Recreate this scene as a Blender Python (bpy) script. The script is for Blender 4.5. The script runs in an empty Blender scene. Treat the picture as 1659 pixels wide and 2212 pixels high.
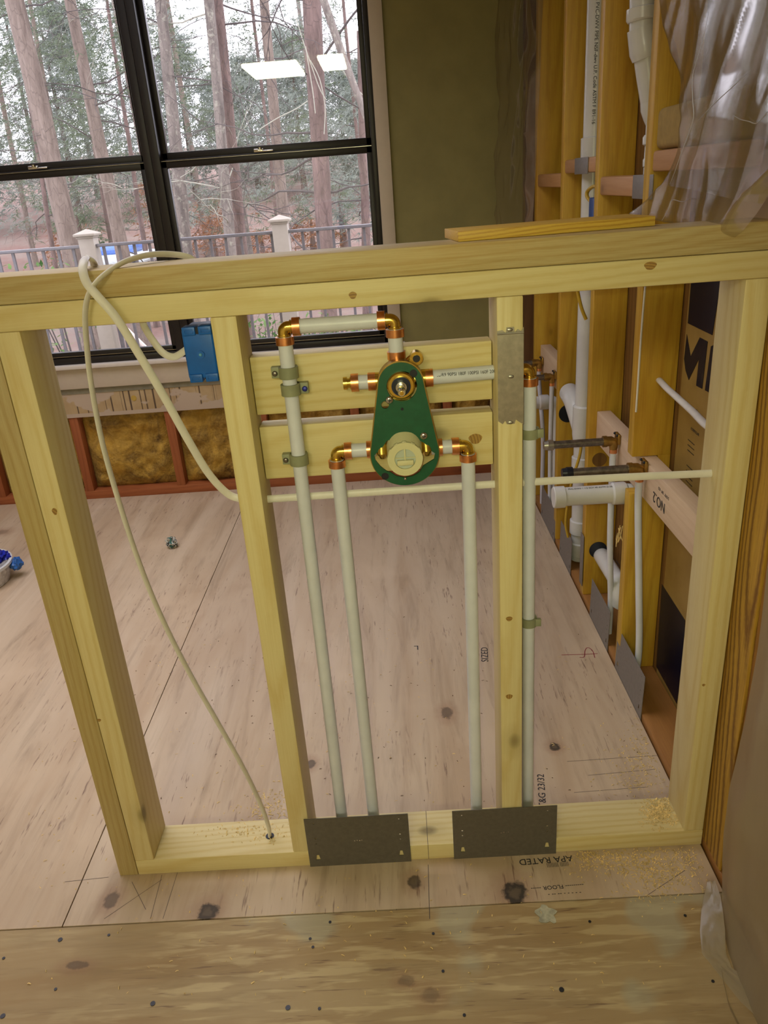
import bpy, bmesh, math, random
from mathutils import Vector, Matrix, noise as mnoise
random.seed(7)
S = bpy.context.scene
COL = S.collection
PI = math.pi

# ------------------------------------------------------------------ camera
CAM = Vector((.257, -1.115, 1.2283))
YAW, PIT, ROL = [math.radians(a) for a in (-1.489, 23.18, -4.312)]
FPX = 1649.6
FW = Vector((math.sin(YAW)*math.cos(PIT), math.cos(YAW)*math.cos(PIT), -math.sin(PIT)))
_r = Vector((math.cos(YAW), -math.sin(YAW), 0)); _u = _r.cross(FW)
RT = math.cos(ROL)*_r + math.sin(ROL)*_u
UP = -math.sin(ROL)*_r + math.cos(ROL)*_u
cd = bpy.data.cameras.new('camera'); cam = bpy.data.objects.new('camera', cd); COL.objects.link(cam)
cam.matrix_world = Matrix(((RT.x, UP.x, -FW.x, CAM.x), (RT.y, UP.y, -FW.y, CAM.y), (RT.z, UP.z, -FW.z, CAM.z), (0, 0, 0, 1)))
cd.sensor_fit = 'HORIZONTAL'; cd.sensor_width = 36; cd.lens = 36*FPX/1659; cd.clip_start = .02; cd.clip_end = 500
S.camera = cam

def P(u, v, ax, val):
    """measured photo point -> real point on a known plane of the room"""
    d = FW + RT*((u-829.5)/FPX) - UP*((v-1106)/FPX)
    i = 'xyz'.index(ax)
    return CAM + d*((val-CAM[i])/d[i])

# ------------------------------------------------------------------ world and lights
W = bpy.data.worlds.new('overcast_sky'); S.world = W; W.use_nodes = True
wn = W.node_tree.nodes; wn['Background'].inputs[0].default_value = (1.0, .95, 1.10, 1); wn['Background'].inputs[1].default_value = 4.3
S.view_settings.view_transform = 'Standard'; S.view_settings.look = 'None'
S.view_settings.gamma = 1; S.view_settings.use_curve_mapping = False
S.view_settings.exposure = 0
try:
    S.cycles.max_bounces = 10; S.cycles.transparent_max_bounces = 24; S.cycles.use_denoising = True
    S.cycles.sample_clamp_indirect = 6
except Exception: pass
# the phone's own flash beside its lens
fl = bpy.data.lights.new('phone_flash', 'SPOT'); fl.energy = 15; fl.color = (.95, 1.0, .50)
fl.spot_size = math.radians(90); fl.spot_blend = 1.0; fl.shadow_soft_size = .006
flo = bpy.data.objects.new('phone_flash', fl); COL.objects.link(flo)
flo.matrix_world = cam.matrix_world.copy(); flo.location = CAM - RT*.022 + UP*.014
# fill light added over the far half of the room, without a fixture
for nm, lc, en, sx, sy, lcol in (('far_room_fill', (-.95, .85, 2.38), 23, 1.8, 1.6, (1, .96, 1.04)),):
    al = bpy.data.lights.new(nm, 'AREA'); al.shape = 'RECTANGLE'; al.size = sx; al.size_y = sy; al.energy = en; al.color = lcol; al.spread = math.radians(125)
    ao = bpy.data.objects.new(nm, al); COL.objects.link(ao); ao.location = lc

# ------------------------------------------------------------------ materials
def nmat(name):
    m = bpy.data.materials.new(name); m.use_nodes = True
    nt = m.node_tree; return m, nt, nt.nodes['Principled BSDF']
def N(nt, t, **k):
    n = nt.nodes.new(t)
    for a, b in k.items(): setattr(n, a, b)
    return n
def L(nt, a, b): nt.links.new(a, b)
def c4(c): return (c[0], c[1], c[2], 1)
def math_(nt, op, a, b=None, clamp=False):
    n = N(nt, 'ShaderNodeMath', operation=op); n.use_clamp = clamp
    for i, x in enumerate((a, b)):
        if x is None: continue
        if isinstance(x, (int, float)): n.inputs[i].default_value = x
        else: L(nt, x, n.inputs[i])
    return n.outputs[0]
def mixc(nt, f, a, b, mode='MIX'):
    n = N(nt, 'ShaderNodeMix', data_type='RGBA', blend_type=mode)
    for s, x in ((n.inputs[0], f), (n.inputs[6], a), (n.inputs[7], b)):
        if isinstance(x, (int, float)): s.default_value = x
        elif isinstance(x, tuple): s.default_value = c4(x)
        else: L(nt, x, s)
    return n.outputs[2]
def ramp(nt, src, lo, hi):
    n = N(nt, 'ShaderNodeMapRange'); n.inputs[1].default_value = lo; n.inputs[2].default_value = hi
    L(nt, src, n.inputs[0]); return n.outputs[0]
def coords(nt, rnd=True, amt=7.0):
    tc = N(nt, 'ShaderNodeTexCoord')
    if not rnd: return tc.outputs['Object'], tc.outputs['Object']
    oi = N(nt, 'ShaderNodeObjectInfo')
    cmb = N(nt, 'ShaderNodeCombineXYZ')
    for i, k in enumerate((1.0, 2.7, 4.3)): L(nt, math_(nt, 'MULTIPLY', oi.outputs['Random'], k*amt), cmb.inputs[i])
    va = N(nt, 'ShaderNodeVectorMath', operation='ADD'); L(nt, tc.outputs['Object'], va.inputs[0]); L(nt, cmb.outputs[0], va.inputs[1])
    return tc.outputs['Object'], va.outputs[0]
def noise(nt, vec, scale, detail=3, rough=.55, stretch=None, dist=0):
    if stretch:
        mp = N(nt, 'ShaderNodeMapping'); mp.inputs['Scale'].default_value = stretch; L(nt, vec, mp.inputs[0]); vec = mp.outputs[0]
    n = N(nt, 'ShaderNodeTexNoise'); n.inputs['Scale'].default_value = scale; n.inputs['Detail'].default_value = detail
    n.inputs['Roughness'].default_value = rough; n.inputs['Distortion'].default_value = dist
    L(nt, vec, n.inputs['Vector']); return n.outputs[0]
def bump(nt, bs, h, strength, dist=.002):
    b = N(nt, 'ShaderNodeBump'); b.inputs['Strength'].default_value = strength; b.inputs['Distance'].default_value = dist
    L(nt, h, b.inputs['Height']); L(nt, b.outputs[0], bs.inputs['Normal'])

def wood(name, base, dark, axis, ring=22, ramt=.45, fib=.3, knots=True, rough=.5, stain=None, stamt=0.0, tilt=.05):
    m, nt, bs = nmat(name)
    loc, v = coords(nt)
    i = 'xyz'.index(axis)
    st = [1, 1, 1]; st[i] = .06
    # growth rings about a slightly tilted pith beside the board
    oi = N(nt, 'ShaderNodeObjectInfo')
    mp = N(nt, 'ShaderNodeMapping'); L(nt, loc, mp.inputs[0])
    of = [.018, .018, .018]; of[i] = 0; mp.inputs['Location'].default_value = of
    rt = [0, 0, 0]; rt[(i+1) % 3] = tilt; rt[(i+2) % 3] = -tilt*.7; mp.inputs['Rotation'].default_value = rt
    off = N(nt, 'ShaderNodeCombineXYZ')
    for j in range(3):
        if j != i: L(nt, math_(nt, 'MULTIPLY', math_(nt, 'SUBTRACT', oi.outputs['Random'], .5), .09*(1 if j == (i+1) % 3 else -1)), off.inputs[j])
    va = N(nt, 'ShaderNodeVectorMath', operation='ADD'); L(nt, mp.outputs[0], va.inputs[0]); L(nt, off.outputs[0], va.inputs[1])
    # wobble
    wob = N(nt, 'ShaderNodeTexNoise'); wob.inputs['Scale'].default_value = 9; wob.inputs['Detail'].default_value = 2
    mw = N(nt, 'ShaderNodeMapping'); s2 = [1, 1, 1]; s2[i] = .25; mw.inputs['Scale'].default_value = s2; L(nt, v, mw.inputs[0]); L(nt, mw.outputs[0], wob.inputs['Vector'])
    vs = N(nt, 'ShaderNodeVectorMath', operation='SCALE'); L(nt, wob.outputs['Color'], vs.inputs[0]); vs.inputs['Scale'].default_value = .03
    vb = N(nt, 'ShaderNodeVectorMath', operation='ADD'); L(nt, va.outputs[0], vb.inputs[0]); L(nt, vs.outputs[0], vb.inputs[1])
    w = N(nt, 'ShaderNodeTexWave', wave_type='RINGS', rings_direction=axis.upper()); w.inputs['Scale'].default_value = ring
    w.inputs['Distortion'].default_value = .6; w.inputs['Detail'].default_value = 1; w.inputs['Detail Scale'].default_value = 3; L(nt, vb.outputs[0], w.inputs['Vector'])
    rg = math_(nt, 'POWER', w.outputs['Fac'], 2.2)
    fb = noise(nt, v, 420, 2, .6, tuple(1 if j != i else .03 for j in range(3)))
    br = noise(nt, v, 7, 3, .6, tuple(st))
    f = math_(nt, 'ADD', math_(nt, 'MULTIPLY', rg, ramt), math_(nt, 'MULTIPLY', ramp(nt, fb, .35, .75), fib))
    f = math_(nt, 'ADD', f, math_(nt, 'MULTIPLY', ramp(nt, br, .4, .7), .22), True)
    c = mixc(nt, f, base, dark)
    if stain:
        sn = noise(nt, v, 5, 4, .65, tuple(1 if j != i else .22 for j in range(3)))
        c = mixc(nt, math_(nt, 'MULTIPLY', ramp(nt, sn, .48, .66), stamt), c, stain)
    if knots:
        mk = N(nt, 'ShaderNodeMapping'); s3 = [3.2]*3; s3[i] = 2.0; mk.inputs['Scale'].default_value = s3; L(nt, v, mk.inputs[0])
        vo = N(nt, 'ShaderNodeTexVoronoi'); vo.inputs['Scale'].default_value = 1.6; L(nt, mk.outputs[0], vo.inputs['Vector'])
        k = ramp(nt, vo.outputs['Distance'], .075, .03)
        k2 = ramp(nt, vo.outputs['Distance'], .16, .05)
        c = mixc(nt, math_(nt, 'MULTIPLY', k2, .35, True), c, tuple(x*.62 for x in dark))
        c = mixc(nt, math_(nt, 'MULTIPLY', k, .7, True), c, tuple(x*.25 for x in dark))
    L(nt, c, bs.inputs['Base Color']); bs.inputs['Roughness'].default_value = rough
    bs.inputs['Specular IOR Level'].default_value = .35
    bump(nt, bs, fb, .25, .0008)
    return m

PINE, PINED = (.67, .575, .31), (.56, .425, .17)
OLD, OLDD = (.61, .385, .045), (.36, .175, .016)
M = {}
for a in 'xyz':
    M['pine_'+a] = wood('new_pine_'+a, PINE, PINED, a)
    M['old_'+a] = wood('aged_fir_'+a, OLD, OLDD, a, ring=16, ramt=.3, fib=.35, stain=(.50, .22, .02), stamt=.45, rough=.42)
    M['pink_'+a] = wood('pinkish_new_lumber_'+a, (.66, .50, .36), (.52, .36, .22), a, ring=14, ramt=.25, fib=.3)
M['grey_x'] = wood('weathered_pine_x', (.52, .44, .24), (.38, .27, .10), 'x', ring=30, ramt=.35, fib=.6, stain=(.48, .27, .06), stamt=.45)
M['grey_z'] = wood('weathered_pine_z', (.48, .385, .19), (.36, .25, .09), 'z', ring=30, ramt=.4, fib=.5, stain=(.44, .33, .10), stamt=.4)
M['side_z'] = M['pine_z']
M['streak_z'] = wood('streaky_post_z', (.58, .34, .05), (.20, .085, .012), 'z', ring=30, ramt=.8, fib=.45, stain=(.16, .065, .012), stamt=.75, rough=.45)
M['red_x'] = wood('dark_red_lumber_x', (.34, .105, .035), (.20, .05, .015), 'x', ring=20, ramt=.3)
M['red_z'] = wood('dark_red_lumber_z', (.34, .105, .035), (.20, .05, .015), 'z', ring=20, ramt=.3)
M['old_sheath'] = wood('brown_sheathing', (.22, .11, .03), (.10, .045, .012), 'z', ring=12, ramt=.4, fib=.4)

def flat(name, col, rough=.6, metal=0.0, nz=.12, nscale=30, spec=.4, bmp=0, trans=0, sss=0):
    m, nt, bs = nmat(name); _, v = coords(nt)
    n = noise(nt, v, nscale, 4, .6)
    c = mixc(nt, math_(nt, 'MULTIPLY', ramp(nt, n, .35, .7), 1, True), tuple(x*(1-nz) for x in col), tuple(min(1, x*(1+nz)) for x in col))
    L(nt, c, bs.inputs['Base Color']); bs.inputs['Roughness'].default_value = rough; bs.inputs['Metallic'].default_value = metal
    bs.inputs['Specular IOR Level'].default_value = spec
    if trans: bs.inputs['Transmission Weight'].default_value = trans
    if sss:
        bs.inputs['Subsurface Weight'].default_value = sss; bs.inputs['Subsurface Radius'].default_value = (.01, .01, .01); bs.inputs['Subsurface Scale'].default_value = .5
    if bmp: bump(nt, bs, n, bmp, .002)
    return m
M['pex'] = flat('translucent_pex', (.62, .635, .72), .35, nz=.05, nscale=20)
M['pvc'] = flat('white_pvc', (.62, .62, .62), .25, nz=.05, nscale=12)
M['copper'] = flat('copper', (.80, .36, .16), .28, 1, .18, 60)
M['brass'] = flat('brass', (.66, .46, .10), .22, 1, .15, 60)
M['old_brass'] = flat('dull_brass', (.36, .22, .06), .4, .9, .25, 60)
M['steel'] = flat('dull_pipe_steel', (.24, .215, .19), .33, .85, .3, 80)
M['galv'] = flat('galvanised_sheet', (.44, .42, .38), .36, .9, .12, 90)
M['nailplate'] = flat('dark_nail_plate', (.13, .115, .095), .5, .3, .1, 120)
M['nailgrey'] = flat('grey_nail_plate', (.22, .20, .19), .5, .25, .1, 120)
M['chrome'] = flat('chrome', (.7, .68, .66), .18, 1, .05)
M['dark'] = flat('black_rubber', (.012, .014, .022), .35)
M['navy'] = flat('dark_navy_plastic', (.010, .016, .05), .3)
M['cartridge'] = flat('cream_plastic_cap', (.62, .58, .34), .4, nz=.04)
M['cartglass'] = flat('frosted_cap_centre', (.46, .50, .42), .3, nz=.05)
M['guard'] = flat('green_plastic_guard', (.008, .085, .038), .42, nz=.12, nscale=60, spec=.4)
M['clamp'] = flat('grey_green_clamp', (.26, .27, .17), .5)
M['bluebox'] = flat('blue_plastic_box', (.007, .105, .44), .38, nz=.12, nscale=25)
M['cable'] = flat('white_cable_jacket', (.68, .645, .60), .4, nz=.05)
M['yellowcable'] = flat('yellow_cable_jacket', (.50, .32, .03), .4)
M['bronze'] = flat('dark_bronze_frame', (.012, .009, .008), .38, nz=.1, spec=.4)
M['cream'] = flat('cream_trim_paint', (.52, .44, .345), .5, nz=.03)
M['sillpaint'] = flat('sill_paint', (.62, .56, .50), .35, nz=.03)
M['olive'] = flat('olive_wall_paint', (.235, .205, .078), .75, nz=.07, nscale=8, bmp=.1)
M['greyband'] = flat('grey_caulk_band', (.22, .20, .14), .7)
M['deckpost'] = flat('cream_railing_post', (.26, .23, .185), .5, nz=.04)
M['rail'] = flat('dark_bronze_rail', (.10, .095, .10), .25, nz=.1)
M['paper'] = flat('white_crumpled', (.6, .6, .6), .4, nz=.4, nscale=150)
M['ink'] = flat('black_ink', (.02, .02, .03), .7)
M['inkred'] = flat('red_marker', (.25, .02, .04), .7)
M['pencil'] = flat('pencil_line', (.10, .08, .08), .8)
M['shaving'] = flat('wood_shavings', (.72, .52, .20), .7, nz=.3, nscale=80)
M['screw'] = flat('dark_screw', (.05, .05, .055), .4, .7)
M['wallpaint'] = flat('off_white_wall', (.55, .50, .42), .8, nz=.04)

def mat_insulation():
    m, nt, bs = nmat('yellow_batt_insulation'); _, v = coords(nt)
    n = noise(nt, v, 9, 6, .65, dist=.8); n2 = noise(nt, v, 90, 4, .7)
    c = mixc(nt, ramp(nt, n, .33, .62), (.09, .04, .007), (.50, .29, .04))
    c = mixc(nt, math_(nt, 'MULTIPLY', ramp(nt, n2, .4, .8), .35), c, (.75, .5, .12))
    L(nt, c, bs.inputs['Base Color']); bs.inputs['Roughness'].default_value = .95; bump(nt, bs, n2, .8, .01); return m
M['insul'] = mat_insulation()

def mat_bark(name, a, b, lichen=None):
    m, nt, bs = nmat(name); _, v = coords(nt, amt=30)
    n = noise(nt, v, 9, 5, .7, (1, 1, .22), .5)
    vo = N(nt, 'ShaderNodeTexVoronoi', feature='DISTANCE_TO_EDGE'); vo.inputs['Scale'].default_value = 11
    mp = N(nt, 'ShaderNodeMapping'); mp.inputs['Scale'].default_value = (1.6, 1.6, .5); L(nt, v, mp.inputs[0]); L(nt, mp.outputs[0], vo.inputs['Vector'])
    c = mixc(nt, ramp(nt, n, .35, .65), a, b)
    c = mixc(nt, math_(nt, 'MULTIPLY', ramp(nt, vo.outputs['Distance'], .05, .0), .5, True), c, tuple(x*.4 for x in a))
    if lichen:
        n2 = noise(nt, v, 14, 5, .7); c = mixc(nt, math_(nt, 'MULTIPLY', ramp(nt, n2, .55, .65), .6), c, lichen)
    L(nt, c, bs.inputs['Base Color']); bs.inputs['Roughness'].default_value = .9; bump(nt, bs, n, .6, .03); return m
M['bark1'] = mat_bark('pinkish_pine_bark', (.11, .082, .066), (.21, .168, .138))
M['bark2'] = mat_bark('lichen_bark', (.10, .085, .075), (.21, .18, .155), (.32, .32, .25))
M['bark3'] = mat_bark('reddish_dark_bark', (.085, .058, .050), (.175, .12, .105))
M['twig'] = flat('dark_twig_bark', (.075, .065, .062), .9)
M['palevine'] = flat('pale_vine', (.30, .30, .24), .8)
def mat_leaf(name, a, b, tr=.35):
    m, nt, bs = nmat(name)
    oi = N(nt, 'ShaderNodeNewGeometry')
    _, v = coords(nt); n = noise(nt, v, 1.3, 3, .6)
    f = math_(nt, 'ADD', math_(nt, 'MULTIPLY', oi.outputs['Random Per Island'], .6), math_(nt, 'MULTIPLY', n, .4))
    c = mixc(nt, ramp(nt, f, .2, .8), a, b)
    d = N(nt, 'ShaderNodeBsdfDiffuse'); L(nt, c, d.inputs[0]); t = N(nt, 'ShaderNodeBsdfTranslucent'); L(nt, c, t.inputs[0])
    mx = N(nt, 'ShaderNodeMixShader'); mx.inputs[0].default_value = tr; L(nt, d.outputs[0], mx.inputs[1]); L(nt, t.outputs[0], mx.inputs[2])
    L(nt, mx.outputs[0], nt.nodes['Material Output'].inputs[0]); return m
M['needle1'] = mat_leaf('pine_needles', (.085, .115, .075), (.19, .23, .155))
M['needle2'] = mat_leaf('haze_paled_pine_needles', (.19, .225, .195), (.29, .33, .285))  # haze painted into the needle colour, paler than the near pines
M['russet'] = mat_leaf('russet_leaves', (.22, .10, .05), (.34, .19, .12))
M['shrubleaf'] = mat_leaf('glossy_shrub_leaves', (.035, .09, .025), (.15, .24, .09))
def mat_ground():
    m, nt, bs = nmat('leaf_litter'); tc = N(nt, 'ShaderNodeTexCoord'); v = tc.outputs['Object']
    n = noise(nt, v, .5, 5, .7); n2 = noise(nt, v, 14, 6, .8)
    c = mixc(nt, ramp(nt, n, .4, .62), (.14, .078, .062), (.165, .135, .11))
    c = mixc(nt, math_(nt, 'MULTIPLY', ramp(nt, n2, .45, .7), .6), c, (.26, .145, .11))
    L(nt, c, bs.inputs['Base Color']); bs.inputs['Roughness'].default_value = .95; bump(nt, bs, n2, .6, .05); return m
M['litter'] = mat_ground()

def mat_glass():
    m, nt, bs = nmat('window_glass'); nt.nodes.remove(bs)
    f = N(nt, 'ShaderNodeFresnel'); f.inputs[0].default_value = 1.5
    t = N(nt, 'ShaderNodeBsdfTransparent'); t.inputs[0].default_value = (.97, .98, .97, 1)
    g = N(nt, 'ShaderNodeBsdfGlossy'); g.inputs['Roughness'].default_value = .0
    x = N(nt, 'ShaderNodeMixShader'); L(nt, f.outputs[0], x.inputs[0]); L(nt, t.outputs[0], x.inputs[1]); L(nt, g.outputs[0], x.inputs[2])
    L(nt, x.outputs[0], nt.nodes['Material Output'].inputs[0]); return m
M['glass'] = mat_glass()
def mat_poly(name, dens, col=(.42, .32, .20), rough=.22, gl=.5):
    m, nt, bs = nmat(name); nt.nodes.remove(bs); _, v = coords(nt)
    t = N(nt, 'ShaderNodeBsdfTransparent'); t.inputs[0].default_value = (.96, .94, .90, 1)
    d = N(nt, 'ShaderNodeBsdfDiffuse'); d.inputs[0].default_value = c4(col); tl = N(nt, 'ShaderNodeBsdfTranslucent'); tl.inputs[0].default_value = c4(col)
    dt = N(nt, 'ShaderNodeMixShader'); dt.inputs[0].default_value = .4; L(nt, d.outputs[0], dt.inputs[1]); L(nt, tl.outputs[0], dt.inputs[2])
    g = N(nt, 'ShaderNodeBsdfGlossy'); g.inputs['Roughness'].default_value = rough
    nn = noise(nt, v, 14, 4, .6, (1, 1, .35))
    x = N(nt, 'ShaderNodeMixShader'); L(nt, math_(nt, 'ADD', dens-.10, math_(nt, 'MULTIPLY', nn, .20)), x.inputs[0]); L(nt, t.outputs[0], x.inputs[1]); L(nt, dt.outputs[0], x.inputs[2])
    f = N(nt, 'ShaderNodeFresnel'); f.inputs[0].default_value = 1.45
    y = N(nt, 'ShaderNodeMixShader'); L(nt, math_(nt, 'MULTIPLY', math_(nt, 'MINIMUM', f.outputs[0], .3), gl, True), y.inputs[0]); L(nt, x.outputs[0], y.inputs[1]); L(nt, g.outputs[0], y.inputs[2])
    L(nt, y.outputs[0], nt.nodes['Material Output'].inputs[0]); return m
M['poly'] = mat_poly('clear_poly_sheet', .17, rough=.14, gl=1.0)
M['polymilk'] = mat_poly('milky_poly_sheet', .66, (.54, .46, .31), .35, .35)
def mat_emit(name, col, s):
    m, nt, bs = nmat(name); bs.inputs['Emission Color'].default_value = c4(col); bs.inputs['Emission Strength'].default_value = s
    bs.inputs['Base Color'].default_value = (.8, .8, .8, 1); return m
M['tube'] = mat_emit('fluorescent_diffuser', (1, .96, .66), 30)

def mat_ply(name, axis, tint, tint2, knots=(), scrape=False):
    """plywood: object coords are world metres (sheet origin at 0,0,0)"""
    m, nt, bs = nmat(name); tc = N(nt, 'ShaderNodeTexCoord'); v = tc.outputs['Object']
    i = 'xyz'.index(axis); st = [1, 1, 1]; st[i] = .13
    big = noise(nt, v, 5, 4, .62, tuple(st), 1.2)
    mid = noise(nt, v, 26, 4, .65, tuple(1 if j != i else .10 for j in range(3)), .6)
    fin = noise(nt, v, 130, 3, .7, tuple(1 if j != i else .07 for j in range(3)))
    pat = noise(nt, v, 2.3, 4, .6)
    c = mixc(nt, ramp(nt, big, .38, .64), tint, tint2)
    c = mixc(nt, math_(nt, 'MULTIPLY', ramp(nt, mid, .5, .75), .55, True), c, tuple(x*.62 for x in tint2))
    c = mixc(nt, math_(nt, 'MULTIPLY', ramp(nt, pat, .52, .7), .35, True), c, tuple(min(1, x*1.25) for x in tint))
    # short dark checks in the veneer, in patches
    chk = math_(nt, 'MULTIPLY', ramp(nt, fin, .60, .66), ramp(nt, noise(nt, v, 3.1, 3, .5), .44, .58))
    c = mixc(nt, math_(nt, 'MULTIPLY', chk, .6, True), c, (.09, .035, .03))
    if scrape:
        sc = noise(nt, v, 60, 3, .6, (.12, 1, 1), .4)
        c = mixc(nt, math_(nt, 'MULTIPLY', math_(nt, 'MULTIPLY', ramp(nt, sc, .5, .6), ramp(nt, pat, .45, .55)), .38, True), c, (.66, .54, .30))
        pt = noise(nt, v, 4.2, 3, .4); c = mixc(nt, math_(nt, 'MULTIPLY', ramp(nt, pt, .60, .64), .5, True), c, (.40, .39, .28))
    for (kx, ky, kr, el, blk) in knots:
        mp = N(nt, 'ShaderNodeMapping', vector_type='TEXTURE'); mp.inputs['Location'].default_value = (kx, ky, 0)
        mp.inputs['Scale'].default_value = (kr, kr*el, 1); L(nt, v, mp.inputs[0])
        wb = N(nt, 'ShaderNodeVectorMath', operation='LENGTH'); L(nt, mp.outputs[0], wb.inputs[0])
        dd = math_(nt, 'ADD', wb.outputs['Value'], math_(nt, 'MULTIPLY', math_(nt, 'SUBTRACT', noise(nt, v, 70, 3, .6), .5), 1.1))
        c = mixc(nt, math_(nt, 'MULTIPLY', ramp(nt, dd, 2.6, .9), .35, True), c, (.24, .10, .05))
        c = mixc(nt, math_(nt, 'MULTIPLY', ramp(nt, dd, 1.15, .8), blk, True), c, (.035, .028, .022))
        c = mixc(nt, math_(nt, 'MULTIPLY', ramp(nt, dd, .6, .35), .5*blk, True), c, (.18, .13, .08))
    L(nt, c, bs.inputs['Base Color']); bs.inputs['Roughness'].default_value = .55; bs.inputs['Specular IOR Level'].default_value = .3
    bump(nt, bs, fin, .2, .001); return m

def mat_sheathing():
    m, nt, bs = nmat('tan_foil_sheathing'); _, v = coords(nt)
    n = noise(nt, v, 6, 5, .6); c = mixc(nt, ramp(nt, n, .35, .65), (.26, .16, .04), (.36, .235, .07))
    L(nt, c, bs.inputs['Base Color']); bs.inputs['Roughness'].default_value = .4; return m
M['tan'] = mat_sheathing()
def mat_blackfilm():
    m, nt, bs = nmat('black_foil_print'); _, v = coords(nt); bs.inputs['Specular IOR Level'].default_value = .15
    n = noise(nt, v, 22, 6, .75, (1, 1, .5)); c = mixc(nt, math_(nt, 'MULTIPLY', ramp(nt, n, .6, .75), .35), (.006, .007, .020), (.14, .10, .03))
    L(nt, c, bs.inputs['Base Color']); bs.inputs['Roughness'].default_value = .3; return m
M['blackfilm'] = mat_blackfilm()
def mat_stripes():
    m, nt, bs = nmat('striped_wallpaper'); tc = N(nt, 'ShaderNodeTexCoord'); v = tc.outputs['Object']
    sx = N(nt, 'ShaderNodeSeparateXYZ'); L(nt, v, sx.inputs[0])
    w1 = N(nt, 'ShaderNodeTexNoise', noise_dimensions='1D'); w1.inputs['Scale'].default_value = 85; w1.inputs['Detail'].default_value = 1; L(nt, sx.outputs[0], w1.inputs['W'])
    ln = ramp(nt, w1.outputs[0], .60, .635)
    torn = noise(nt, v, 7, 3, .5, (1, 1, 1.3)); tm = ramp(nt, torn, .50, .52)
    zz = math_(nt, 'LESS_THAN', sx.outputs[2], .402)
    mask = math_(nt, 'MAXIMUM', tm, zz)
    c = mixc(nt, ramp(nt, noise(nt, v, 12, 3, .6), .4, .7), (.40, .28, .14), (.46, .34, .19))
    c = mixc(nt, math_(nt, 'MULTIPLY', ln, .85, True), c, (.04, .02, .015))
    c = mixc(nt, mask, c, (.46, .36, .27))
    L(nt, c, bs.inputs['Base Color']); bs.inputs['Roughness'].default_value = .8; return m
M['stripes'] = mat_stripes()

# ------------------------------------------------------------------ mesh helpers
ORG = {}
class MB:
    def __init__(s): s.bm = bmesh.new()
    def box(s, lo, hi, bev=0, seg=2):
        r = bmesh.ops.create_cube(s.bm, size=1); vs = r['verts']
        lo, hi = Vector(lo), Vector(hi)
        for v in vs: v.co = Vector([(lo[i]+hi[i])/2 + v.co[i]*(hi[i]-lo[i]) for i in range(3)])
        if bev:
            es = list({e for v in vs for e in v.link_edges})
            bmesh.ops.bevel(s.bm, geom=es, offset=bev, segments=seg, affect='EDGES', profile=.5)
        return s
    def obox(s, c, size, rot, bev=0):
        r = bmesh.ops.create_cube(s.bm, size=1); vs = r['verts']
        mt = Matrix.Translation(Vector(c)) @ rot.to_4x4() @ Matrix.Diagonal((*size, 1))
        bmesh.ops.transform(s.bm, matrix=mt, verts=vs)
        if bev:
            es = list({e for v in vs for e in v.link_edges}); bmesh.ops.bevel(s.bm, geom=es, offset=bev, segments=2, affect='EDGES', profile=.5)
        return s
    def tube(s, pts, rad, seg=16, flat=1.0, upv=None, cap=True):
        pts = [Vector(p) for p in pts]; n = len(pts)
        rads = rad if isinstance(rad, (list, tuple)) else [rad]*n
        t0 = (pts[1]-pts[0]).normalized()
        a = upv if upv else (Vector((0, 0, 1)) if abs(t0.z) < .9 else Vector((1, 0, 0)))
        nx = (a - t0*a.dot(t0)).normalized(); rings = []
        for i in range(n):
            t = (pts[min(i+1, n-1)]-pts[max(i-1, 0)]).normalized()
            nx = (nx - t*nx.dot(t)).normalized(); ny = t.cross(nx)
            rings.append([s.bm.verts.new(pts[i] + (nx*math.cos(k*2*PI/seg)*flat + ny*math.sin(k*2*PI/seg))*rads[i]) for k in range(seg)])
        for i in range(n-1):
            for k in range(seg):
                s.bm.faces.new((rings[i][k], rings[i][(k+1) % seg], rings[i+1][(k+1) % seg], rings[i+1][k]))
        if cap:
            s.bm.faces.new(list(reversed(rings[0]))); s.bm.faces.new(rings[-1])
        return s
    def hollow(s, p0, p1, ro, ri, seg=28):
        p0, p1 = Vector(p0), Vector(p1); t = (p1-p0).normalized(); a = Vector((0, 0, 1)) if abs(t.z) < .9 else Vector((1, 0, 0))
        nx = (a-t*a.dot(t)).normalized(); ny = t.cross(nx); R = []
        for p, r in ((p0, ro), (p1, ro), (p1, ri), (p0, ri)):
            R.append([s.bm.verts.new(p+(nx*math.cos(k*2*PI/seg)+ny*math.sin(k*2*PI/seg))*r) for k in range(seg)])
        for j in range(4):
            A, B = R[j], R[(j+1) % 4]
            for k in range(seg): s.bm.faces.new((A[k], A[(k+1) % seg], B[(k+1) % seg], B[k]))
        return s
    def poly(s, pts, thick=None, n=None):
        vs = [s.bm.verts.new(Vector(p)) for p in pts]; f = s.bm.faces.new(vs)
        if thick:
            r = bmesh.ops.extrude_face_region(s.bm, geom=[f]); nv = [g for g in r['geom'] if isinstance(g, bmesh.types.BMVert)]
            bmesh.ops.translate(s.bm, verts=nv, vec=Vector(n)*thick)
        return s
    def ball(s, c, r, sub=2, sq=(1, 1, 1)):
        rr = bmesh.ops.create_icosphere(s.bm, subdivisions=sub, radius=r)
        for v in rr['verts']: v.co = Vector(c)+Vector([v.co[i]*sq[i] for i in range(3)])
        return s
    def build(s, name, mat, parent=None, org=None, smooth=40):
        me = bpy.data.meshes.new(name); bmesh.ops.recalc_face_normals(s.bm, faces=s.bm.faces[:])
        s.bm.to_mesh(me); s.bm.free()
        return place(name, me, mat, parent, org, smooth)
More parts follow.
